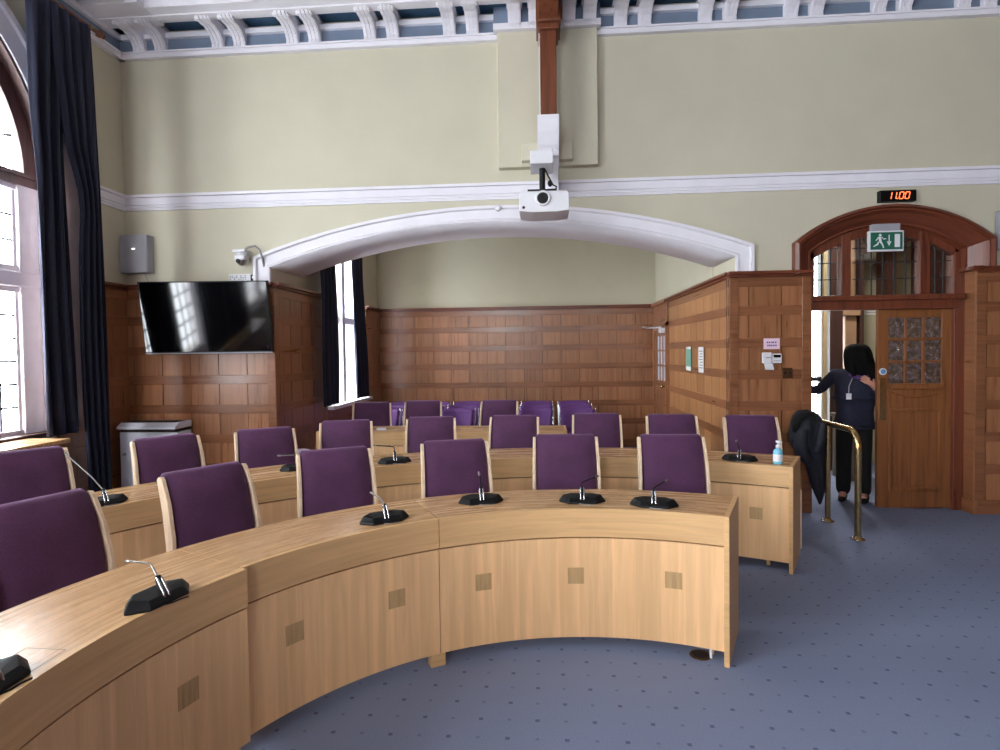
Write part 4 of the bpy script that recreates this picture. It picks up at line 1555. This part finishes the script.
for k in range(9): m.box(.2121, .2135, -.1 + k * .025, -.09 + k * .025, .04, .14)
m.build('vents', grey_pl, pr)
o = MB().lathe([(.032, 0), (.03, .02), (.018, .03)], (0, 0, 0), M=Matrix.Translation((-.43, YW - .055, 3.013)) @ Matrix.Rotation(PI / 2, 4, 'X')).build('detector', white_pl)
tag(o, 'tiny round white detector on the crown of the white arch', 'detector')

# ------------------------------------------------------------------ clock 11.00
ck = empty('digital_clock', (3.345, YW - .03, 3.015), 0, 'black digital wall clock showing 11.00 in orange above the arched doorway', 'clock')
MB().box(-.163, .163, -.03, .03, -.053, .053).build('housing', black_pl, ck, bevel=.004)
MB().box(-.155, .155, -.032, -.03, -.045, .045).build('display_window', black_gloss, ck)
SEG = {'1': 'bc', '0': 'abcdef'}
m = MB()


def seg7(m, x, ch, w=.036, h=.062, t=.0075):
    Z = lambda z: z - h / 2
    sl = .18
    def bar(ax, az, bx, bz):
        a = Vector((ax, 0, az)); b_ = Vector((bx, 0, bz)); d_ = (b_ - a).normalized(); nn = Vector((-d_.z, 0, d_.x)) * t / 2
        q = [a - nn, b_ - nn, b_ + nn, a + nn]
        vs = [(x + p_.x + sl * p_.z, y_, p_.z - h / 2) for y_ in (-.0355, -.033) for p_ in q]
        m.add(vs, [(0, 1, 2, 3), (4, 5, 6, 7), (0, 1, 5, 4), (1, 2, 6, 5), (2, 3, 7, 6), (3, 0, 4, 7)])
    S_ = dict(a=(.004, h, w - .004, h), b=(w, h - .002, w, h / 2 + .003), c=(w, h / 2 - .003, w, .002), d=(.004, 0, w - .004, 0), e=(0, .002, 0, h / 2 - .003), f=(0, h / 2 + .003, 0, h - .002))
    for s_ in SEG[ch]: bar(*S_[s_])


seg7(m, -.105, '1'); seg7(m, -.062, '1'); seg7(m, .003, '0'); seg7(m, .055, '0')
m.box(-.018, -.009, -.0355, -.033, -.033, -.024)
m.build('digits', led, ck)

# ------------------------------------------------------------------ exit sign
ex = empty('exit_sign', (3.195, 5.78, 2.575), 0, 'green and white running man exit sign hanging in the door arch', 'exit sign')
MB().box(-.125, .125, -.02, .04, .10, .165).build('light_housing', grey_pl, ex, bevel=.006)
MB().box(-.155, .155, -.02, .02, -.09, .10).build('frame', white_pl, ex, bevel=.004)
MB().box(-.142, .142, -.023, -.02, -.075, .085).build('green_panel', green_sign, ex)
m = MB()
def poly(pts): m.add([(x, -.0245, z) for x, z in pts], [tuple(range(len(pts)))])
m.ball((-.058, -.0235, .058), (.013, .002, .013))
poly([(-.075, .045), (-.05, .04), (-.045, .0), (-.068, -.005)])
poly([(-.075, .045), (-.10, .01), (-.094, .004), (-.068, .035)])
poly([(-.05, .04), (-.025, .015), (-.005, .022), (-.006, .030), (-.026, .026), (-.045, .045)])
poly([(-.068, -.005), (-.075, -.03), (-.115, -.05), (-.12, -.042), (-.086, -.02), (-.078, .0)])
poly([(-.068, -.005), (-.045, .0), (-.03, -.03), (-.022, -.06), (-.034, -.062), (-.044, -.03), (-.06, -.01)])
poly([(.016, .06), (.026, .06), (.026, -.01), (.016, -.01)])
poly([(-.0, .0), (.021, -.045), (.042, .0), (.030, -.0), (.021, -.02), (.012, .0)])
poly([(.07, .065), (.118, .065), (.118, -.055), (.07, -.055)])
m.build('pictogram', white_pl, ex)

# ------------------------------------------------------------------ notices, phone, thermostat, sockets
def sheet(x0, x1, z0, z1, mt, label, name='wall_notice', y=YP - .006):
    o = MB().box(x0, x1, y - .003, y, z0, z1).build(name, mt)
    tag(o, label, 'notice')
    return o


o = sheet(2.118, 2.268, 1.586, 1.69, pink_paper, 'pink notice with two lines of violet writing above the white phone')
m = MB()
for z, xs_ in ((1.652, (2.145, 2.165, 2.188, 2.20, 2.222)), (1.622, (2.15, 2.168, 2.186, 2.206, 2.226))):
    for x in xs_: m.box(x, x + .014, YP - .0105, YP - .009, z - .007, z + .007)
m.build('writing', blue_ink, o)
ph = empty('wall_phone', (2.145, YP, 1.47), 0, 'white wall phone below the pink notice, receiver flap hanging down', 'phone')
MB().box(-.045, .04, -.035, 0, -.02, .085).build('body', white_pl, ph, bevel=.008)
m = MB().prism([(-.03, -.02), (.045, -.02), (.06, -.085), (-.02, -.08)], 1, -.045, -.02)
m.build('receiver', white_pl, ph, bevel=.004)
MB().box(-.015, .03, -.038, -.035, .03, .042).build('display', grey_pl, ph)
th = empty('thermostat', (2.238, YP, 1.497), 0, 'square white room controller with dark display right of the wall phone', 'controller')
MB().box(-.044, .044, -.025, 0, -.046, .046).build('body', white_pl, th, bevel=.005)
MB().box(-.032, .032, -.027, -.025, .008, .034).build('display', black_gloss, th)
m = MB()
for i in range(4): m.box(-.03 + i * .016, -.02 + i * .016, -.027, -.025, -.028, -.018)
m.build('button', grey_pl, th)
sw = empty('light_switch', (2.34, YP, 1.355), 0, 'bronze switch plate on the panelling below the white controller', 'switch')
MB().box(-.05, .045, -.012, 0, -.05, .05).build('plate', bronze, sw, bevel=.003)
m = MB()
for x in (-.025, .02): m.cyl((x, -.012, 0), (x, -.026, .004), .011, 12)
m.build('toggle', dark_gap, sw)
for (y0, y1, z0, z1, mt, lab) in ((7.39, 7.62, 1.33, 1.625, green_paper, 'green and white notice on the alcove side panelling, left of a white one'),
                                   (6.82, 7.03, 1.325, 1.62, paper, 'white sheet notice on the alcove side panelling, nearest the corner')):
    o = MB().box(1.805, 1.809, y0, y1, z0, z1).build('wall_notice', mt)
    tag(o, lab, 'notice')
    m = MB()
    if mt is green_paper:
        m.box(1.8035, 1.805, y0, y1, z0, z0 + .05).box(1.8035, 1.805, y0, y1, z1 - .03, z1)
        m.build('white_border', paper, o)
    else:
        for k in range(7): m.box(1.8035, 1.805, y0 + .03, y1 - .03 - .02 * (k % 3), z0 + .05 + k * .032, z0 + .058 + k * .032)
        m.build('writing', grey_ink, o)

# ------------------------------------------------------------------ brass handrail
hr = empty('brass_handrail', (2.59, 5.4, 0), 0, 'bent brass handrail on two posts by the open doorway', 'handrail')
R_ = .026
pts = [(0, .46, .90), (0, -.20, .90)] + [(0, -.20 - .14 * math.sin(PI / 2 * i / 8), .90 - .14 * (1 - math.cos(PI / 2 * i / 8))) for i in range(1, 9)] + [(0, -.34, .74), (0, -.34, .012)]
MB().tube(pts, R_, 16).build('rail', brass, hr)
MB().tube([(0, .18, .89), (0, .18, .012)], R_ * .9, 16).build('post', brass, hr)
for y in (-.34, .18):
    f = MB().lathe([(.055, 0), (.055, .006), (.030, .014), (.028, .03)], (0, y, 0)).build('floor_flange', brass, hr)
    MB().ball((-.052, y - .02, .012), .018).build('door_stop', chrome, f)

# ------------------------------------------------------------------ coat hung over the rail end
ct = empty('coat', (2.45, 5.66, .55), 0, 'dark navy coat with black fur hood hung over the end of the brass rail', 'coat')
secs = [(1.02, 2.38, 2.47, .05), (1.0, 2.33, 2.52, .08), (.93, 2.30, 2.57, .11), (.84, 2.275, 2.605, .12), (.74, 2.27, 2.61, .12), (.66, 2.31, 2.615, .10), (.58, 2.40, 2.62, .08),
        (.48, 2.44, 2.62, .075), (.36, 2.46, 2.612, .07), (.26, 2.50, 2.60, .055), (.17, 2.535, 2.575, .03), (.13, 2.55, 2.562, .012)]
n = 40
vs, fs = [], []
for j, (z, a, b_, d_) in enumerate(secs):
    for i in range(n):
        t_ = 2 * PI * i / n
        fo = 1 + .10 * math.sin(5 * t_ + z * 6) + .06 * math.sin(9 * t_ - z * 9)
        vs.append(((a + b_) / 2 - 2.45 + (b_ - a) / 2 * math.cos(t_) * (1 + .04 * math.sin(7 * t_ + z * 11)), d_ * math.sin(t_) * fo, z - .55))
for j in range(len(secs) - 1):
    for i in range(n):
        i2 = (i + 1) % n
        fs.append((j * n + i, j * n + i2, (j + 1) * n + i2, (j + 1) * n + i))
fs += [tuple(range(n)), tuple((len(secs) - 1) * n + i for i in range(n))[::-1]]
MB().add(vs, fs, smooth=True).build('coat_body', coat_cloth, ct, sub=1)
pts = [(-.16, -.10, .28), (-.17, -.12, .36), (-.13, -.13, .43), (-.06, -.12, .46), (.0, -.10, .42), (.01, -.10, .34)]
MB().tube(pts, [.025, .04, .045, .045, .038, .02], 14).build('fur_hood', fur_m, ct, sub=1)
MB().tube([(-.10, -.12, .30), (-.14, -.14, .15), (-.10, -.13, .04), (-.03, -.11, .0)], [.05, .06, .055, .03], 14).build('sleeve', coat_cloth, ct, sub=1)
MB().tube([(.08, -.11, .36), (.06, -.12, .22), (.03, -.10, .10)], [.03, .05, .035], 14).build('sleeve', coat_cloth, ct, sub=1)


# ------------------------------------------------------------------ person in the doorway
def skin_obj(name, verts, edges, radii, mt, parent, loc, root=0, sub=2):
    me = bpy.data.meshes.new(name)
    me.from_pydata([tuple(Vector(v) - Vector(loc)) for v in verts], edges, [])
    o = bpy.data.objects.new(name, me)
    col.objects.link(o)
    md = o.modifiers.new('skin', 'SKIN')
    md.use_smooth_shade = True
    me.update()
    if not me.skin_vertices:
        me.attributes  # layer is created with the modifier on first evaluation
        bpy.context.view_layer.update()
    sv = me.skin_vertices
    if len(sv) == 0:
        bpy.context.view_layer.objects.active = o
        bpy.ops.mesh.customdata_skin_add()
        sv = me.skin_vertices
    for i, r in enumerate(radii):
        rr = (r, r) if isinstance(r, (int, float)) else r
        sv[0].data[i].radius = rr
        sv[0].data[i].use_root = (i == root)
    m2 = o.modifiers.new('sub', 'SUBSURF')
    m2.levels = m2.render_levels = sub
    me.materials.append(mt)
    if parent: o.parent = parent
    return o


PL = (3.20, 6.33, 0)
person = empty('person', PL, 0, 'person in dark navy top and black trousers standing in the doorway, back-turned head, reaching left', 'person')
V, E_, Rr = [], [], []


def jn(p, r, par=None):
    V.append(p); Rr.append(r)
    if par is not None: E_.append((par, len(V) - 1))
    return len(V) - 1


pel = jn((3.20, 6.33, .90), (.15, .11))
wst = jn((3.20, 6.32, 1.06), (.125, .095), pel)
cst = jn((3.20, 6.31, 1.22), (.15, .11), wst)
nkb = jn((3.20, 6.32, 1.35), (.07, .06), cst)
nk = jn((3.195, 6.32, 1.41), .052, nkb)
hd1 = jn((3.19, 6.315, 1.47), (.068, .08), nk)
hd2 = jn((3.187, 6.32, 1.545), (.075, .085), hd1)
hands = {}
for sd, sh, el, wr, pm in ((-1, (3.045, 6.42, 1.31), (2.95, 6.56, 1.13), (2.79, 6.62, 1.16), (2.745, 6.64, 1.165)),
                           (1, (3.335, 6.20, 1.30), (3.41, 6.17, 1.07), (3.285, 6.125, 1.20), (3.245, 6.125, 1.235))):
    a = jn(sh, .056, cst); b_ = jn(el, .042, a); c = jn(wr, .027, b_); p_ = jn(pm, (.036, .018), c)
    hands[sd] = p_
    d_ = (Vector(pm) - Vector(wr)).normalized()
    side = d_.cross(Vector((0, 1, 0))).normalized()
    for k in range(4):
        st = Vector(pm) + d_ * .03 + side * (-.027 + .018 * k)
        ln = (.07, .078, .073, .058)[k]
        f1 = jn(tuple(st), .0095, p_)
        f2 = jn(tuple(st + d_ * ln * .45 + Vector((0, .012, 0))), .0085, f1)
        jn(tuple(st + d_ * ln * .75 + Vector((0, .035, 0))), .0072, f2)
    st = Vector(wr).lerp(Vector(pm), .5) + side * -.034
    t1 = jn(tuple(st), .011, p_)
    jn(tuple(st + d_ * .03 + side * -.02), .009, t1)
for sd, hx, hy in ((-1, 3.115, 6.37), (1, 3.285, 6.29)):
    a = jn((hx, hy, .84), .088, pel); b_ = jn((hx - .005, hy + .0, .47), .057, a); c = jn((hx, hy + .01, .10), .038, b_)
    jn((hx - .05, hy - .08, .04), .034, c)
body = skin_obj('body', V, E_, Rr, skin, person, PL)
# clothing: slightly fuller shells over the same skeleton
T_V = [(3.20, 6.33, .80), (3.20, 6.33, .92), (3.20, 6.32, 1.06), (3.20, 6.31, 1.22), (3.20, 6.32, 1.34), (3.045, 6.42, 1.31), (2.95, 6.56, 1.13), (2.80, 6.615, 1.158), (3.335, 6.20, 1.30), (3.41, 6.17, 1.07), (3.295, 6.128, 1.19)]
T_E = [(1, 0), (1, 2), (2, 3), (3, 4), (3, 5), (5, 6), (6, 7), (3, 8), (8, 9), (9, 10)]
T_R = [(.185, .15), (.18, .14), (.16, .125), (.175, .135), (.085, .075), .072, .058, .038, .072, .058, .040]
top = skin_obj('knitted_top', T_V, T_E, T_R, navy_top, person, PL, root=1)
tr = skin_obj('trousers', [(3.20, 6.33, .88), (3.12, 6.365, .76), (3.115, 6.37, .45), (3.115, 6.375, .045), (3.275, 6.295, .76), (3.275, 6.295, .45), (3.28, 6.295, .045)],
              [(0, 1), (1, 2), (2, 3), (0, 4), (4, 5), (5, 6)], [(.15, .12), .092, .078, .074, .092, .078, .074], black_cloth, person, PL)


def pchild(m, nm, mt, par=person, **k):
    m.v = [(a - PL[0], b_ - PL[1], c - PL[2]) for a, b_, c in m.v]
    return m.build(nm, mt, par, **k)


for hx, hy in ((3.10, 6.35), (3.275, 6.265)):
    m = MB().prism([(-.05, 0), (.05, 0), (.05, .05), (.02, .09), (-.05, .075)], 1, -.04, .04)
    s_ = MB()
    vs, fs = [], []
    for j, (t_, w, h_) in enumerate(((-.13, .02, .03), (-.11, .036, .04), (-.04, .045, .06), (.03, .042, .085), (.08, .036, .08), (.095, .02, .06))):
        for i in range(12):
            a = 2 * PI * i / 12
            y_ = w * math.cos(a); z_ = max(0.0, h_ / 2 + h_ / 2 * math.sin(a))
            vs.append((hx + t_ * .55 - y_ * .8, hy + t_ * .8 + y_ * .55, z_ + .004))
    for j in range(5):
        for i in range(12): fs.append((j * 12 + i, j * 12 + (i + 1) % 12, (j + 1) * 12 + (i + 1) % 12, (j + 1) * 12 + i))
    fs += [tuple(range(12)), tuple(60 + i for i in range(12))]
    s_.add(vs, fs, smooth=True)
    sh_ = pchild(s_, 'shoe', black_pl, sub=1)
    pchild(MB().box(hx - .025, hx - .01, hy - .06, hy - .045, .072, .084), 'buckle', chrome, sh_)
# face (turned away to the left), ears under the hair
m = MB().ball((3.135, 6.285, 1.495), (.012, .012, .016))
m.v = m.v
pchild(m, 'nose', skin)
pchild(MB().ball((3.128, 6.305, 1.52), .010).ball((3.14, 6.262, 1.52), .010), 'eyes', white_pl)
pchild(MB().ball((3.13, 6.283, 1.455), (.006, .02, .006)), 'mouth', plain('lips', (150, 80, 76), .5))
# long straight hair
n = 28
vs, fs = [], []
hs = [(1.632, .03, .03, 0), (1.622, .075, .08, 0), (1.59, .112, .115, 0), (1.53, .130, .128, .01), (1.47, .134, .128, .02), (1.41, .142, .122, .035), (1.35, .150, .115, .055), (1.29, .138, .10, .085), (1.24, .10, .075, .12), (1.20, .045, .04, .15)]
for z, rx, ry, sh_ in hs:
    for i in range(n):
        a = 2 * PI * i / n
        w = 1 + .05 * math.sin(9 * a + z * 6) + .03 * math.sin(23 * a - z * 11)
        vs.append((3.215 + sh_ * .6 + rx * math.cos(a) * w, 6.30 - sh_ * .3 + ry * math.sin(a) * w, z))
for j in range(len(hs) - 1):
    for i in range(n): fs.append((j * n + i, j * n + (i + 1) % n, (j + 1) * n + (i + 1) % n, (j + 1) * n + i))
fs += [tuple(range(n)), tuple((len(hs) - 1) * n + i for i in range(n))]
pchild(MB().add(vs, fs, smooth=True), 'hair', hair_m, sub=1)
pchild(MB().tube([(3.26, 6.22, 1.42), (3.31, 6.17, 1.34), (3.33, 6.15, 1.26), (3.32, 6.15, 1.20)], [.05, .06, .05, .015], 12).tube([(3.13, 6.24, 1.42), (3.12, 6.20, 1.34), (3.13, 6.19, 1.30)], [.03, .035, .015], 10), 'hair_lock', hair_m, sub=1)
pchild(MB().tube([(3.12, 6.26, 1.32), (3.15, 6.20, 1.29), (3.21, 6.17, 1.27), (3.25, 6.18, 1.30)], [.02, .032, .034, .02], 12), 'scarf', scarf_m, sub=1)
bd = pchild(MB().box(3.035, 3.085, 6.155, 6.16, 1.07, 1.13), 'identity_badge', white_pl)
pchild(MB().tube([(3.06, 6.16, 1.13), (3.065, 6.165, 1.20), (3.10, 6.17, 1.28)], .004, 6), 'lanyard', grey_pl, bd)
